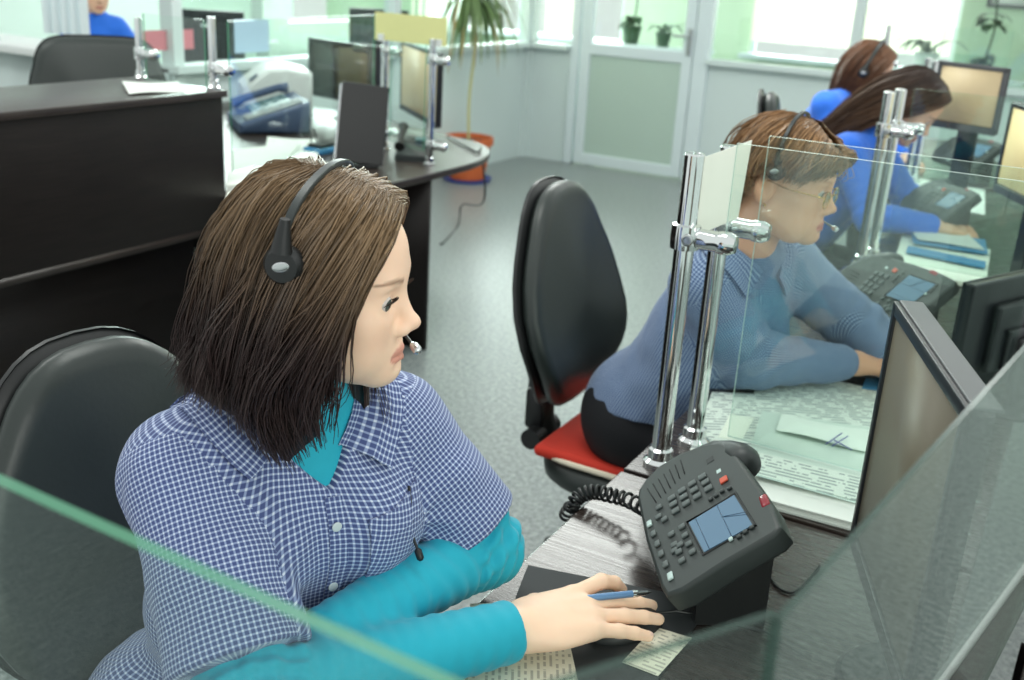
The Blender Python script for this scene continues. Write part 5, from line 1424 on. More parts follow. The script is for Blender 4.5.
# turquoise turtleneck
S = SDF(lo1, hi1, 0.0035)
torso1(S, -0.001)
S.cone(NECK - UP * 0.04, h1.w(-0.034, 0, -0.075), 0.062, 0.0575, 0.02)
arm(S, SR, ER, WR + 0.0 * DR, (0.056, 0.049, 0.037)); arm(S, SL, EL, WL, (0.056, 0.050, 0.036))
nk = nv(h1.w(-0.03, 0, 0) - NECK); kc = h1.w(-0.034, 0, -0.082)
S.cut(lambda X, Y, Z: np.where(Z > 1.06, (X - kc[0]) * nk[0] + (Y - kc[1]) * nk[1] + (Z - kc[2]) * nk[2], -0.1))
cw = WR + 0.012 * DR
S.cut(lambda X, Y, Z: np.where((X > -0.56) & (Y < 1.0) & (Y > 0.85), (X - cw[0]) * DR[0] + (Y - cw[1]) * DR[1] + (Z - cw[2]) * DR[2], -0.1))
def fold_arm(V, N):
    out = V.copy()
    for (s, e, w_) in ((SR, ER, WR), (SL, EL, WL)):
        for (a, b) in ((s, e), (e, w_)):
            d = nv(b - a); L = np.linalg.norm(b - a); q = V - a; t = q @ d; r = np.linalg.norm(q - t[:, None] * d, axis=1)
            m = (t > -0.02) & (t < L + 0.02) & (r < 0.07) & (V[:, 2] < 1.02)
            amp = 0.0022 * np.exp(-((t - (L if b is e else 0)) / 0.10) ** 2) + 0.0007
            ph = np.array([mnoise.noise(Vector((p * 9).tolist())) for p in V[m]])
            out[m] += N[m] * (amp[m] * np.sin(t[m] * 260 + ph * 7 + 1.5 * np.sin(r[m] * 40)))[:, None]
    return out
garment('turtleneck', S, M['teal'], W1, org1, fold=fold_arm)
# checked shirt
S = SDF((-1.10, 0.52, 0.44), (-0.40, 1.28, 1.18), 0.0035)
torso1(S, 0.010)
HR, HL = SR + (ER - SR) * 0.80, SL + (EL - SL) * 0.80
S.cone(SR + np.array((0.0, -0.004, -0.008)), SR + (ER - SR) * 0.5, 0.064, 0.074, 0.035); S.cone(SR + (ER - SR) * 0.5, SR + (ER - SR) * 1.05, 0.074, 0.080, 0.01)
S.cone(SL + np.array((0.0, 0.008, -0.006)), SL + (EL - SL) * 0.5, 0.062, 0.068, 0.035); S.cone(SL + (EL - SL) * 0.5, SL + (EL - SL) * 1.05, 0.068, 0.074, 0.01)
dR, dL = nv(ER - SR), nv(EL - SL)
def near_arm(X, Y, Z, s, e, r):
    d = nv(e - s); t = (X - s[0]) * d[0] + (Y - s[1]) * d[1] + (Z - s[2]) * d[2]
    rr = np.sqrt(np.maximum((X - s[0]) ** 2 + (Y - s[1]) ** 2 + (Z - s[2]) ** 2 - t * t, 0)); return t, rr
S.cut(lambda X, Y, Z: np.where(near_arm(X, Y, Z, SR, ER, 0)[1] < 0.095, near_arm(X, Y, Z, SR, ER, 0)[0] - 0.86 * np.linalg.norm(ER - SR), -0.1) * np.where((X - MID[0]) * LAT[0] + (Y - MID[1]) * LAT[1] < -0.045, 1, 0) - np.where((X - MID[0]) * LAT[0] + (Y - MID[1]) * LAT[1] < -0.045, 0, 0.1))
S.cut(lambda X, Y, Z: np.where((near_arm(X, Y, Z, SL, EL, 0)[1] < 0.09) & ((X - MID[0]) * LAT[0] + (Y - MID[1]) * LAT[1] > 0.12), near_arm(X, Y, Z, SL, EL, 0)[0] - 0.84 * np.linalg.norm(EL - SL), -0.1))
zV = MID[2] - 0.05
S.cut(lambda X, Y, Z: -np.maximum(np.maximum(np.abs((X - MID[0]) * LAT[0] + (Y - MID[1]) * LAT[1] - 0.012) - 0.86 * (Z - zV), -((X - MID[0]) * FWD[0] + (Y - MID[1]) * FWD[1] - 0.0)), -0.2))
uvs_period[1] = 0.072 * 2 * PI; uvs_period[2] = 0.066 * 2 * PI; uvs_period[0] = 0.135 * 2 * PI
def uv_shirt1(V):
    q = V - MID; l = q @ LAT; f = q @ FWD
    tr, rr = (V - SR) @ dR, None
    rr = np.linalg.norm((V - SR) - tr[:, None] * dR, axis=1)
    tl = (V - SL) @ dL; rl = np.linalg.norm((V - SL) - tl[:, None] * dL, axis=1)
    lab = np.zeros(len(V), int); lab[(rr < 0.096) & (l < -0.125 - 0.05 * np.clip(-tr / 0.1, -1, 1)) & (tr > -0.03)] = 1; lab[(rl < 0.088) & (l > 0.128) & (tl > -0.03)] = 2
    U0 = np.stack([np.arctan2(l, f + 0.03) * 0.135 + 0.25 * (q[:, 2]) * 0.12, q[:, 2] + 0.12 * l], 1)
    return lab, {0: U0, 1: arm_uv(V, SR, ER, 0.072), 2: arm_uv(V, SL, EL, 0.066)}
def fold_shirt(V, N):
    d = np.zeros(len(V))
    for i, p in enumerate(V):
        a = mnoise.noise(Vector((p[0] * 14, p[1] * 14, p[2] * 7))); b = mnoise.noise(Vector((p[0] * 34 + 5, p[1] * 34, p[2] * 16)))
        d[i] = 0.0045 * a + 0.0022 * b
    q = V - MID
    for (s, c0) in ((-1, SR), (1, SL)):      # creases running from the armpit
        ap = c0 + np.array((0.02, 0.03 * -s, -0.09)); r = np.linalg.norm(V - ap, axis=1); ang = np.arctan2(V[:, 2] - ap[2], (V - ap) @ LAT * s)
        d += 0.0038 * np.exp(-(r / 0.10) ** 2) * np.sin(ang * 7 + r * 22)
    return V + N * d[:, None]
shirt1, bvh1, Vs = garment('shirt', S, M['check'], W1, org1, uv_shirt1, fold=fold_shirt, bvh=True)
def on_shirt(bvh, p, d, off=0.002):
    """drop a point along d onto the cloth"""
    hit = bvh.ray_cast(Vector(p), Vector(d).normalized(), 0.6)
    if hit[0] is None:
        q = bvh.find_nearest(Vector(p)); return np.array(q[0]) + np.array(q[1]) * off
    return np.array(hit[0]) - np.array(Vector(d).normalized()) * off
def patch(name, rows, m, parent, org, th, uvax=None, uvrot=0.0, grid=None):
    nv_, nu = len(rows), len(rows[0])
    bm = B(); add_sheet(bm, [[Vector(p - org) for p in r] for r in rows], nu, nv_, th)
    o = obj(name, bm, m, parent, 50)
    uv = o.data.uv_layers.new(name='UVMap')
    e0, e1 = uvax; c, s = math.cos(uvrot), math.sin(uvrot)
    for l in o.data.loops:
        q = np.array(o.data.vertices[l.vertex_index].co); a, b = q @ e0, q @ e1
        if grid: k = l.vertex_index % (nu * nv_); a, b = (k // nu) * grid[0], (k % nu) * grid[1]
        uv.data[l.index].uv = (a * c - b * s, a * s + b * c)
    return o
# collar: two flaps lying on the shoulders
def collar(bvh, parent, org, neck, FW, LT, m, r_in, lean, points, rise=0.035, half=None):
    for sgn in (-1, 1):
        rows = []
        for i in range(15):
            t = i / 14; th = math.radians(180 - 158 * t) * sgn          # from the nape to the front
            dirv = math.cos(th) * FW + math.sin(th) * LT
            wd = 0.040 + (points - 0.040) * max(0, (t - 0.35) / 0.65) ** 1.4
            drop = (-0.075 if sgn > 0 else -0.05) * max(0, (t - 0.45) / 0.55) ** 1.3
            inner = neck + dirv * (r_in + 0.010 * t) + UP * (rise * (1 - 0.5 * t) + drop)
            od = nv(dirv + LT * sgn * 0.55 * t * t) 
            rows.append([])
            for j in range(6):
                s = j / 5
                p = inner + od * wd * s
                q = on_shirt(bvh, p + UP * 0.09 + (FW * 0.10 if t > 0.5 else 0) * 1.0, (-UP * 1.0 - (FW * 1.1 if t > 0.5 else 0)), 0.0065)
                tgt = q + 0
                roll = 0.018 * math.sin(PI * min(1, s * 1.25 + 0.05)) * (1 - 0.4 * t)
                base = inner * (1 - s) + tgt * s if s < 0.55 else tgt
                rows[-1].append(base * 1.0 + UP * roll * (1 - s) + dirv * 0.002)
        patch('collar', rows, m, parent, org, 0.0022, (LT, nv(UP + 0.2 * FW)), 0.0, grid=(0.0165, 0.0145))
collar(bvh1, shirt1, org1, NECK - UP * 0.01, FWD, LAT, M['check'], 0.070, 0, 0.078)
# placket, button, pocket
rows = []
for i in range(12):
    z = zV - 0.004 - 0.026 * i; rows.append([on_shirt(bvh1, T1(0.35, 0.002 + 0.02 * j / 2, z - MID[2]), -FWD, 0.0014) for j in range(3)])
patch('placket', rows, M['check'], shirt1, org1, 0.0016, (LAT, UP))
for z in (zV - 0.035, zV - 0.12):
    p = on_shirt(bvh1, T1(0.35, 0.010, z - MID[2]), -FWD, 0.004)
    bm = B(); add_lathe(bm, [(0, -0.001), (0.0055, -0.001), (0.006, 0.0008), (0.0045, 0.0014), (0, 0.001)], Vector(p - org1), 18, axes_mtx((0, 0, 0), LAT, UP, FWD)); obj('button', bm, M['button'], shirt1)
rows = []
for i in range(9):
    u = -0.185 + 0.105 * i / 8
    rows.append([on_shirt(bvh1, T1(0.35, 0.045 + 0.085 * j / 8, u + 0.012 * j / 8), -FWD, 0.0032) for j in range(9)])
patch('pocket', rows, M['check'], shirt1, org1, 0.0035, (LAT, UP), 0.22)
patch('pocket_hem', [[p + FWD * 0.0018 for p in r] for r in (rows[6], rows[7], rows[8])], M['check'], shirt1, org1, 0.002, (LAT, UP), 0.22)
# trousers and shoes under the desk
S = SDF((-1.10, 0.55, 0.0), (-0.20, 1.15, 0.70), 0.006)
for q, kn in ((-1, (-0.45, 0.74, 0.53)), (1, (-0.43, 0.93, 0.53))):
    hip = PEL + q * 0.085 * LAT; kn = np.array(kn)
    S.cone(PEL - LAT * 0.07 + UP * 0.02, PEL + LAT * 0.07 + UP * 0.02, 0.125, 0.125, 0.03); S.cone(hip, kn, 0.088, 0.062, 0.03); S.cone(kn, kn + np.array((0.02, 0, -0.43)), 0.06, 0.045, 0.02)
S.cut(lambda X, Y, Z: 0.085 - Z)
garment('trousers', S, M['trousers'], W1, org1)
for kn in ((-0.43, 0.74), (-0.41, 0.93)):
    bm = B(); add_sphere(bm, (kn[0] + 0.05 - org1[0], kn[1] - org1[1], 0.045), (0.125, 0.045, 0.045)); bmesh.ops.bisect_plane(bm, geom=bm.verts[:] + bm.edges[:] + bm.faces[:], plane_co=(0, 0, 0.002), plane_no=(0, 0, -1), clear_outer=True); bmesh.ops.holes_fill(bm, edges=bm.edges[:]); obj('shoe', bm, M['shoe'], W1)
# hair
G0 = [(0.088, 0.008, 0.106), (0.092, -0.044, 0.090), (0.066, -0.078, 0.030), (0.050, -0.086, -0.030), (0.040, -0.084, -0.068), (0.033, -0.080, -0.098), (0.032, -0.074, -0.128)]
G0b = [(0.070, 0.008, 0.119), (0.076, -0.050, 0.104), (0.048, -0.084, 0.045), (0.010, -0.094, -0.02), (-0.022, -0.090, -0.07), (-0.024, -0.082, -0.12), (-0.006, -0.072, -0.175)]
G1 = [(0.040, 0.008, 0.130), (0.040, -0.054, 0.118), (0.012, -0.088, 0.058), (-0.012, -0.098, -0.01), (-0.028, -0.096, -0.07), (-0.034, -0.094, -0.098), (-0.030, -0.090, -0.128)]
G2 = [(0.000, 0.008, 0.136), (-0.028, -0.053, 0.126), (-0.056, -0.080, 0.062), (-0.070, -0.088, -0.01), (-0.078, -0.090, -0.058), (-0.082, -0.096, -0.082), (-0.084, -0.102, -0.098)]
G3 = [(-0.020, 0.0, 0.138), (-0.062, -0.012, 0.120), (-0.099, -0.02, 0.060), (-0.109, -0.024, -0.015), (-0.112, -0.03, -0.055), (-0.117, -0.036, -0.072), (-0.122, -0.045, -0.080)]
GL = [(0.086, -0.008, 0.106), (0.080, 0.046, 0.092), (0.046, 0.078, 0.03), (0.030, 0.088, -0.05), (0.036, 0.076, -0.10), (0.046, 0.060, -0.14), (0.052, 0.046, -0.175)]
G25 = [(-0.012, 0.006, 0.135), (-0.050, -0.038, 0.124), (-0.085, -0.061, 0.062), (-0.099, -0.066, -0.012), (-0.106, -0.068, -0.055), (-0.111, -0.076, -0.075), (-0.116, -0.084, -0.086)]
guides1 = [G0, G0b, G1, G2, G25, G3, mirror(G3), mirror(G25), mirror(G2), mirror(G1), mirror(G0b), GL]
hair('hair', h1, guides1, W1, org1, 9500, srgb(128, 104, 76)[:3], srgb(58, 44, 43)[:3], 3, rad=0.00062, steps=14, cut=(0.66, 1.06), clump=0.008, col_var=0.2, wave=0.0035, mid=0.42, fly=90, jitter=0.009)
# headset
def headset(label, hd, right_side=True, band=1.0, boom=1, pad=1.0, band_r=0.0045, tilt=-0.02, mic_to=(0.098, -0.045, -0.062), width=0.108, top=0.150, ear_f=-0.012, ear_u=-0.004):
    q = -1 if right_side else 1
    t = thing('headset', label, 'headset', hd.w(0, 0, 0.14))
    o_ = hd.w(0, 0, 0.14); L = lambda *a: Vector(hd.w(*a) - o_)
    pts = []
    for i in range(25):
        a = PI * i / 24; pts.append(L(ear_f + (0.012 - ear_f) * math.sin(a), q * width * math.cos(a), ear_u + 0.015 + (top - ear_u - 0.015) * math.sin(a) ** 0.75))
    bm = B()
    ex = Vector(hd.R[0])
    n_ = len(pts); rings = []
    for i, p in enumerate(pts):
        tg = (pts[min(i + 1, n_ - 1)] - pts[max(i - 1, 0)]).normalized(); sd = (ex - tg * ex.dot(tg)).normalized(); nn = tg.cross(sd)
        rings.append([bm.verts.new(p + sd * (0.0075 * band * a) + nn * (0.0028 * b)) for a, b in ((-1, -0.3), (-0.8, 1), (0.8, 1), (1, -0.3), (0.8, -1), (-0.8, -1))])
    for a, b in zip(rings[:-1], rings[1:]):
        for e in range(6): bm.faces.new((a[e], a[(e + 1) % 6], b[(e + 1) % 6], b[e]))
    bm.faces.new(rings[0][::-1]); bm.faces.new(rings[-1]); obj('headband', bm, M['char'], t, 40)
    Mx = axes_mtx(L(ear_f, q * (width - 0.004), ear_u), Vector(hd.R[0]), Vector(hd.R[2]) * -q, Vector(hd.R[1]) * q)
    bm = B(); add_lathe(bm, [(0.0, -0.012), (0.024 * pad, -0.012), (0.027 * pad, -0.006), (0.027 * pad, 0.002), (0.022 * pad, 0.007), (0.0, 0.008)], (0, 0, 0), 28, Mx); 
    add_tube(bm, [L(ear_f, q * (width + 0.001), ear_u + 0.015), L(ear_f + 0.004, q * (width + 0.001), ear_u + 0.048)], [0.015 * pad, 0.0065 * pad], 12); obj('earpiece', bm, M['black'], t, 50)
    bm = B(); add_sphere(bm, Mx @ Vector((0, 0, 0.0072)), (0.0125 * pad, 0.0075 * pad, 0.0012), Mx.to_3x3() @ Matrix.Rotation(0.3, 3, 'Z'), 20, 8); bd = obj('badge', bm, M['silver'], t)
    bm = B(); add_sphere(bm, Mx @ Vector((0, 0, 0.0083)), (0.0085, 0.0038, 0.0006), Mx.to_3x3() @ Matrix.Rotation(0.3, 3, 'Z'), 16, 6); obj('badge_mark', bm, M['steel'], bd)
    bm = B(); qb = q * boom; e0 = (ear_f + 0.015, qb * (width - 0.010), ear_u - 0.012)
    add_tube(bm, spline([L(*e0), L(0.03, qb * 0.090, -0.030), L(0.07, qb * 0.068, -0.052), L(*mic_to)], 20), 0.002, 8); bo = obj('boom_arm', bm, M['black'], t, 60)
    bm = B(); d0 = (L(*mic_to) - L(0.07, qb * 0.068, -0.052)).normalized(); add_tube(bm, [L(*mic_to) - d0 * 0.004, L(*mic_to) + d0 * 0.002, L(*mic_to) + d0 * 0.012, L(*mic_to) + d0 * 0.016], [0.003, 0.0055, 0.0055, 0.003], 12); obj('microphone', bm, M['silver'], bo, 60)
    Mx2 = axes_mtx(L(ear_f, -q * (width - 0.006), ear_u + 0.02), Vector(hd.R[0]), Vector(hd.R[2]) * q, Vector(hd.R[1]) * -q)
    bm = B(); add_lathe(bm, [(0, -0.006), (0.017, -0.006), (0.018, 0.0), (0.012, 0.004), (0, 0.004)], (0, 0, 0), 20, Mx2); obj('temple_pad', bm, M['black'], t, 50)
    return t
hs1 = headset('black headset with a silver oval badge on the dark-haired woman in turquoise', h1, True, mic_to=(0.098, 0.012, -0.062) if False else (0.106, 0.016, -0.054), width=0.106, top=0.138, ear_f=0.002, ear_u=0.064, boom=-1, band=0.62, pad=0.74)
pts = []
for px in ((409, 486), (411, 505), (412, 522), (413, 536), (417, 548)):
    d = ray(*px).normalized(); hit = bvh1.ray_cast(EYE, d)
    dep = hit[3] - 0.006 if hit[0] is not None else dep
    pts.append(EYE + d * dep - hs1.location)
bm = B(); add_tube(bm, spline(pts, 24), 0.0017, 6); cb = obj('cable', bm, M['black'], hs1, 60)
bm = B(); dv = (pts[-1] - pts[-2]).normalized(); add_tube(bm, [pts[-1], pts[-1] + dv * 0.003, pts[-1] + dv * 0.013, pts[-1] + dv * 0.016], [0.002, 0.0045, 0.0045, 0.002], 10); obj('cable_plug', bm, M['black'], cb, 60)
# ------------------------------------------------------------------ the other people
def person(label, org, hd, N, SRr, SLl, E_R, E_L, W_R, W_L, PELV, top_mat, skin, lip, brow, res=0.005, checked=False, hair_args=None, head_kw={}, belly=0.0, legs=True, sleeve=1.0, hands=True, hand_dir=None, gaze=(1, 0, -0.2), arm_r=(0.058, 0.052, 0.038), sleeve_cut=0.93, width=1.0, clip_z=None):
    org = np.array(org, float); N, SRr, SLl, E_R, E_L, W_R, W_L, PELV = [np.array(p, float) for p in (N, SRr, SLl, E_R, E_L, W_R, W_L, PELV)]
    t = thing('person', label, 'person', org)
    lat = nv((SLl - SRr) * (1, 1, 0)); fw = np.cross(lat, UP); mid = (SRr + SLl) / 2
    spine = nv(mid - PELV); ft = nv(fw - spine * (fw @ spine)); R3 = np.array([ft, lat, spine])
    allp = np.array([N, SRr, SLl, E_R, E_L, W_R, W_L, PELV, hd.H])
    lo = allp.min(0) - 0.24; hi = allp.max(0) + 0.24
    lo[2] = max(0.38, lo[2])
    def torso(S, inf):
        L = np.linalg.norm(mid - PELV); c = mid - spine * 0.13
        S.cone(SRr * 0.82 + SLl * 0.18 - spine * 0.03, SLl * 0.82 + SRr * 0.18 - spine * 0.03, 0.068 + inf, 0.068 + inf, 0)
        S.ell(c, np.array((0.115, 0.165 * width, 0.15)) + inf, R3, 0.04)
        for q in (-1, 1): S.ell(c + ft * 0.06 + lat * 0.07 * q - spine * 0.02, np.array((0.07, 0.07, 0.075)) + inf, R3, 0.04)
        w_ = mid - spine * (L * 0.58)
        S.cone(w_ - lat * 0.055 * width + ft * belly, w_ + lat * 0.055 * width + ft * belly, 0.125 + inf, 0.125 + inf, 0.06)
        S.cone(PELV - lat * 0.065 + UP * 0.03, PELV + lat * 0.065 + UP * 0.03, 0.14 + inf, 0.14 + inf, 0.07)
        S.cone(mid, N, 0.08 + inf * 0.5, 0.058 + inf * 0.5, 0.04)
        for q in (SRr, SLl): S.cone(N - UP * 0.015, q, 0.048 + inf, 0.058 + inf, 0.03)
    S = SDF(lo, hi, res)
    torso(S, -0.018); head_prims(S, hd, **head_kw)
    S.cone(hd.w(-0.03, 0, -0.06), N - UP * 0.02, 0.05, 0.053, 0.02)
    for (s, e, w_, sd, hdir) in ((SRr, E_R, W_R, 1, hand_dir[0] if hand_dir else None), (SLl, E_L, W_L, -1, hand_dir[1] if hand_dir else None)):
        S.cone(s, e, 0.046, 0.038, 0.03); S.cone(e, w_, 0.037, 0.027, 0.02)
        if hands:
            d = nv(hdir if hdir is not None else (w_ - e))
            hand_prims(S, w_, d, (0, 0, 1), sd, curl=(0.4, 0.4, 0.4, 0.4), sc=1.0)
    V, Q = S.mesh(); V = relax(V, Q, 1 if res > 0.004 else 2, 0.35)
    np_obj('body', V, Q, M['skin'], t, skin_colors(V, hd, skin, lip, tuple(np.array(skin) * (1, 0.86, 0.84)), brow), org=org)
    eyes(hd, t, org, gaze, lash=res < 0.004)
    # top with long sleeves
    S = SDF(lo, hi, res)
    torso(S, 0.004)
    for (s, e, w_) in ((SRr, E_R, W_R), (SLl, E_L, W_L)): S.cone(s, e, arm_r[0] + 0.006, arm_r[1], 0.035); S.cone(e, e + (w_ - e) * sleeve_cut, arm_r[1] * 0.98, arm_r[2], 0.02)
    zc = PELV[2] + 0.06
    S.cut(lambda X, Y, Z: zc - Z)
    def fold(V, N_):
        d = np.array([0.006 * mnoise.noise(Vector((p[0] * 11, p[1] * 11, p[2] * 7))) + 0.003 * mnoise.noise(Vector((p[0] * 30, p[1] * 30, p[2] * 18))) for p in V])
        for (e, c0) in ((E_R, SRr), (E_L, SLl)):
            r = np.linalg.norm(V - e, axis=1); ax = nv(c0 - e); d += 0.003 * np.exp(-(r / 0.09) ** 2) * np.sin((V - e) @ ax * 170)
        return V + N_ * d[:, None]
    uvf = None
    if checked:
        uvs_period.update({0: 0.14 * 2 * PI, 1: 0.06 * 2 * PI, 2: 0.055 * 2 * PI, 3: 0.06 * 2 * PI, 4: 0.055 * 2 * PI})
        def uvf(V):
            q = V - mid; lab = np.zeros(len(V), int); uv = {0: np.stack([np.arctan2(q @ lat, q @ ft + 0.03) * 0.14, q @ spine], 1)}
            for k, (a, b) in ((1, (SRr, E_R)), (2, (E_R, W_R)), (3, (SLl, E_L)), (4, (E_L, W_L))):
                d = nv(b - a); tt = (V - a) @ d; r = np.linalg.norm(V - a - tt[:, None] * d, axis=1)
                lab[(r < 0.085) & (tt > 0.0) & (tt < np.linalg.norm(b - a) + 0.08)] = k; uv[k] = arm_uv(V, a, b, uvs_period[k] / 2 / PI)
            return lab, uv
    r = garment('shirt' if checked else 'sweater', S, top_mat, t, org, uvf, fold=fold, bvh=True)
    if legs:
        S = SDF((PELV[0] - 0.3, PELV[1] - 0.4, 0), (PELV[0] + 0.75, PELV[1] + 0.4, PELV[2] + 0.22), 0.007)
        for q in (-1, 1):
            hip = PELV + lat * 0.09 * q; kn = hip + fw * 0.42 + np.array((0, 0, -0.01)); an = kn + fw * 0.03 + np.array((0, 0, -0.44)); an[2] = 0.07
            S.cone(PELV - lat * 0.07 + UP * 0.02, PELV + lat * 0.07 + UP * 0.02, 0.138, 0.138, 0.02)
            S.cone(hip, kn, 0.095, 0.066, 0.03); S.cone(kn, an, 0.064, 0.046, 0.02)
            bm = B(); add_sphere(bm, Vector(an + fw * 0.05 - org) , (0.125, 0.045, 0.045), Matrix.Rotation(math.atan2(fw[1], fw[0]), 3, 'Z'))
            zf = 0.002 - org[2]; bmesh.ops.translate(bm, vec=(0, 0, 0.045 - an[2]), verts=bm.verts)
            bmesh.ops.bisect_plane(bm, geom=bm.verts[:] + bm.edges[:] + bm.faces[:], plane_co=(0, 0, zf), plane_no=(0, 0, -1), clear_outer=True); bmesh.ops.holes_fill(bm, edges=bm.edges[:]); obj('shoe', bm, M['shoe'], t)
        S.cut(lambda X, Y, Z: 0.085 - Z, 0.003)
        garment('trousers', S, M['trousers'], t, org)
    if hair_args: hair('hair', hd, parent=t, org=org, **hair_args)
    return t, r, (lat, fw, ft, spine, mid, N)
# woman with glasses and short auburn hair
h2 = Head((-0.515, 2.014, 1.170), 0, 4, 2, 0.98)
SK2 = srgb(226, 172, 142)[:3]
def short_hair():
    a = [(0.100, -0.02, 0.085), (0.112, -0.03, 0.082), (0.114, -0.046, 0.078), (0.108, -0.057, 0.068), (0.100, -0.064, 0.060)]
    b = [(0.075, -0.02, 0.112), (0.080, -0.055, 0.098), (0.074, -0.078, 0.072), (0.060, -0.081, 0.050), (0.048, -0.080, 0.030)]
    c = [(0.040, -0.01, 0.138), (0.030, -0.058, 0.124), (0.020, -0.084, 0.084), (0.010, -0.085, 0.064), (0.006, -0.082, 0.050)]
    d = [(0.0, -0.005, 0.144), (-0.035, -0.054, 0.126), (-0.062, -0.080, 0.074), (-0.072, -0.074, 0.025), (-0.066, -0.064, -0.025)]
    e = [(-0.02, 0.0, 0.144), (-0.066, -0.018, 0.124), (-0.098, -0.022, 0.064), (-0.102, -0.022, 0.01), (-0.078, -0.018, -0.052)]
    return [a, b, c, d, e, mirror(e), mirror(d), mirror(c), mirror(b), mirror(a)]
w2, (sh2, bvh2, V2_), fr2 = person('older woman with short auburn hair and glasses, arms folded on the desk', (-0.79, 2.14, 0), h2,
    (-0.575, 2.035, 1.045), (-0.622, 1.955, 0.965), (-0.545, 2.235, 0.968), (-0.520, 2.000, 0.818), (-0.365, 2.29, 0.830), (-0.340, 2.155, 0.803), (-0.345, 2.060, 0.845) if False else (-0.285, 2.205, 0.800), (-0.752, 2.15, 0.575),
    M['check_fine'], SK2, srgb(196, 120, 108)[:3], srgb(170, 122, 92)[:3], res=0.0034, checked=True, head_kw=dict(jowl=1.0), belly=0.03, width=1.06,
    hair_args=dict(guides=short_hair(), n=6000, c_root=srgb(152, 116, 80)[:3], c_tip=srgb(126, 92, 60)[:3], seed=5, rad=0.0008, steps=10, cut=(0.75, 1.1), clump=0.006, col_var=0.3, wave=0.0025, mid=0.6, fly=60, jitter=0.010),
    hand_dir=((0.72, 0.68, -0.12), (0.9, -0.25, -0.15)), arm_r=(0.064, 0.060, 0.044), sleeve_cut=0.82, gaze=(1, 0, -0.45))
collar(bvh2, sh2, np.array((-0.79, 2.14, 0.0)), fr2[5] - UP * 0.005, fr2[1], fr2[0], M['check_fine'], 0.064, 0, 0.066, rise=0.03)
headset('black headset on the auburn-haired woman with glasses', h2, True, mic_to=(0.116, 0.012, -0.056), width=0.096, top=0.150, ear_f=0.006, ear_u=0.044, boom=-1, band=0.5, pad=0.68)
# spectacles
o_ = h2.w(0.09, 0, 0.01); L = lambda *a: Vector(h2.w(*a) - o_)
t = thing('eyeglasses', 'thin gold-rimmed glasses worn by the auburn-haired woman', 'glasses', o_)
for q in (-1, 1):
    bm = B(); pts = []
    for i in range(28):
        a = 2 * PI * i / 28; pts.append(L(0.1005 - 0.004 * math.cos(a) * 0, 0.034 * q + 0.024 * math.cos(a) * (1 if q > 0 else -1), 0.002 + 0.0185 * math.sin(a) * (1.0 if math.sin(a) < 0 else 0.85)))
    add_tube(bm, pts, 0.0013, 6, closed=True); obj('rim', bm, M['gold'], t, 60)
    bm = B(); cv = sum(pts, Vector()) / 28; vs = [bm.verts.new(cv + (p - cv) * 0.99) for p in pts]; vf = [bm.verts.new(cv + (p - cv) * 0.99 + Vector(h2.R[0]) * 0.0012) for p in pts]
    bm.faces.new(vs); bm.faces.new(vf[::-1])
    for i in range(28): bm.faces.new((vs[i], vs[(i + 1) % 28], vf[(i + 1) % 28], vf[i]))
    obj('lens', bm, M['glass'], t, 0)
    bm = B(); add_tube(bm, spline([L(0.099, 0.058 * q, 0.008), L(0.085, 0.069 * q, 0.010), L(0.03, 0.078 * q, 0.014), L(-0.012, 0.079 * q, 0.022), L(-0.028, 0.077 * q, 0.006)], 18), 0.0011, 6); obj('temple_arm', bm, M['gold'], t, 60)
bm = B(); add_tube(bm, [L(0.1005, -0.011, 0.006), L(0.108, 0, 0.010), L(0.1005, 0.011, 0.006)], 0.0011, 6); obj('bridge', bm, M['gold'], t, 60)
# earring
bm = B(); add_sphere(bm, h2.w(-0.004, -0.0775, -0.026), 0.0032); o = obj('earring', bm, M['gold'], None); tag(o, 'tiny gold earring in the ear of the auburn-haired woman', 'earring')
# woman with long dark hair, writing
h3 = Head((-0.588, 3.79, 1.165), 2, 34, 0, 1.02)
def long_hair(back=0.0, ln=0.0, spread=0.0):
    a = [(0.088, -0.010, 0.112), (0.090, -0.046, 0.090), (0.05, -0.082, 0.030), (0.0, -0.094, -0.04), (-0.04, -0.096, -0.10), (-0.07, -0.10, -0.16), (-0.10, -0.10, -0.22)]
    b = [(0.050, -0.006, 0.132), (0.046, -0.054, 0.114), (0.010, -0.088, 0.05), (-0.03, -0.098, -0.02), (-0.07, -0.10, -0.09), (-0.10, -0.104, -0.17), (-0.13, -0.10, -0.24)]
    c = [(0.0, -0.003, 0.140), (-0.03, -0.054, 0.124), (-0.070, -0.084, 0.06), (-0.098, -0.09, -0.01), (-0.12, -0.092, -0.09), (-0.14, -0.09, -0.18), (-0.16, -0.085, -0.26)]
    d = [(-0.02, 0.0, 0.138), (-0.066, -0.014, 0.120), (-0.108, -0.02, 0.055), (-0.128, -0.024, -0.01), (-0.145, -0.026, -0.09), (-0.16, -0.03, -0.18), (-0.175, -0.03, -0.26)]
    return [a, b, c, d, mirror(d), mirror(c), mirror(b), mirror(a)]
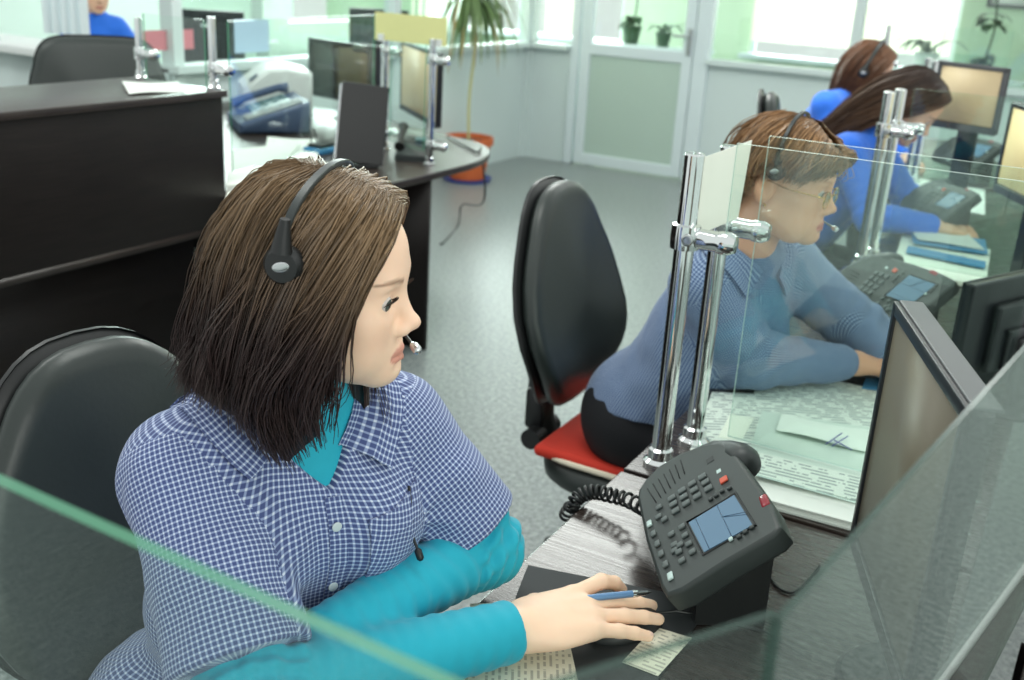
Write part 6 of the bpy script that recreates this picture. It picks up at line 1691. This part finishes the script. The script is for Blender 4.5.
person('woman with long dark hair in a bright blue top, bent over her writing', (-0.95, 3.78, 0), h3,
    (-0.675, 3.79, 1.065), (-0.725, 3.635, 1.005), (-0.70, 3.93, 1.005), (-0.600, 3.56, 0.830), (-0.56, 3.99, 0.83), (-0.420, 3.72, 0.80), (-0.42, 3.86, 0.80), (-0.95, 3.78, 0.57),
    M['blue_knit'], srgb(232, 188, 160)[:3], srgb(190, 116, 104)[:3], srgb(80, 60, 50)[:3],
    hair_args=dict(guides=long_hair(), n=1800, c_root=srgb(62, 48, 42)[:3], c_tip=srgb(96, 70, 52)[:3], seed=9, rad=0.0014, steps=12, cut=(0.8, 1.05), clump=0.006, col_var=0.25, wave=0.002, mid=0.5),
    hand_dir=((0.9, 0.3, -0.15), (0.9, -0.3, -0.15)))
# woman farthest back
h4 = Head((-1.005, 5.20, 1.165), 8, 14, 0, 1.03)
def bob():
    a = [(0.088, -0.010, 0.112), (0.092, -0.046, 0.090), (0.066, -0.080, 0.030), (0.036, -0.090, -0.03), (0.020, -0.086, -0.075), (0.02, -0.078, -0.11)]
    b = [(0.050, -0.006, 0.132), (0.046, -0.056, 0.114), (0.010, -0.092, 0.05), (-0.012, -0.102, -0.01), (-0.020, -0.098, -0.07), (-0.015, -0.09, -0.125)]
    c = [(0.0, -0.003, 0.140), (-0.03, -0.056, 0.124), (-0.072, -0.090, 0.06), (-0.090, -0.098, -0.01), (-0.092, -0.094, -0.08), (-0.085, -0.085, -0.14)]
    d = [(-0.02, 0.0, 0.138), (-0.070, -0.014, 0.120), (-0.112, -0.02, 0.055), (-0.124, -0.024, -0.015), (-0.122, -0.026, -0.085), (-0.115, -0.03, -0.15)]
    return [a, b, c, d, mirror(d), mirror(c), mirror(b), mirror(a)]
person('woman with reddish brown bobbed hair in a bright blue top, farthest back', (-1.27, 5.13, 0), h4,
    (-1.07, 5.16, 1.06), (-1.12, 5.00, 1.01), (-1.06, 5.31, 1.01), (-1.02, 4.93, 0.83), (-0.93, 5.36, 0.83), (-0.82, 5.06, 0.80), (-0.78, 5.22, 0.80), (-1.27, 5.13, 0.57),
    M['blue_knit'], srgb(236, 194, 168)[:3], srgb(196, 122, 110)[:3], srgb(110, 76, 56)[:3], res=0.006,
    hair_args=dict(guides=bob(), n=1500, c_root=srgb(112, 76, 52)[:3], c_tip=srgb(98, 64, 44)[:3], seed=11, rad=0.0014, steps=12, cut=(0.85, 1.05), clump=0.005, col_var=0.25, wave=0.002, mid=0.5))
headset('black headset on the farthest woman in blue', h4, True, mic_to=(0.11, -0.03, -0.056), width=0.106, top=0.150, ear_f=-0.01, ear_u=0.0)
# person beyond the left partition
h5 = Head((-5.10, 4.245, 1.25), -20, 5, 0, 1.0)
person('person in a blue jacket beyond the left partition, head cut by the top edge', (-5.2, 4.4, 0), h5,
    (-5.13, 4.27, 1.13), (-5.20, 4.19, 1.065), (-5.08, 4.37, 1.065), (-5.2, 4.08, 0.88), (-4.98, 4.5, 0.88), (-5.02, 4.08, 0.80), (-4.86, 4.4, 0.8), (-5.28, 4.42, 0.57),
    M['blue_knit'], srgb(224, 180, 152)[:3], srgb(180, 116, 104)[:3], srgb(90, 64, 50)[:3], res=0.007, hands=False,
    hair_args=dict(guides=short_hair(), n=900, c_root=srgb(92, 66, 46)[:3], c_tip=srgb(84, 58, 40)[:3], seed=13, rad=0.0016, steps=10, mid=0.5))
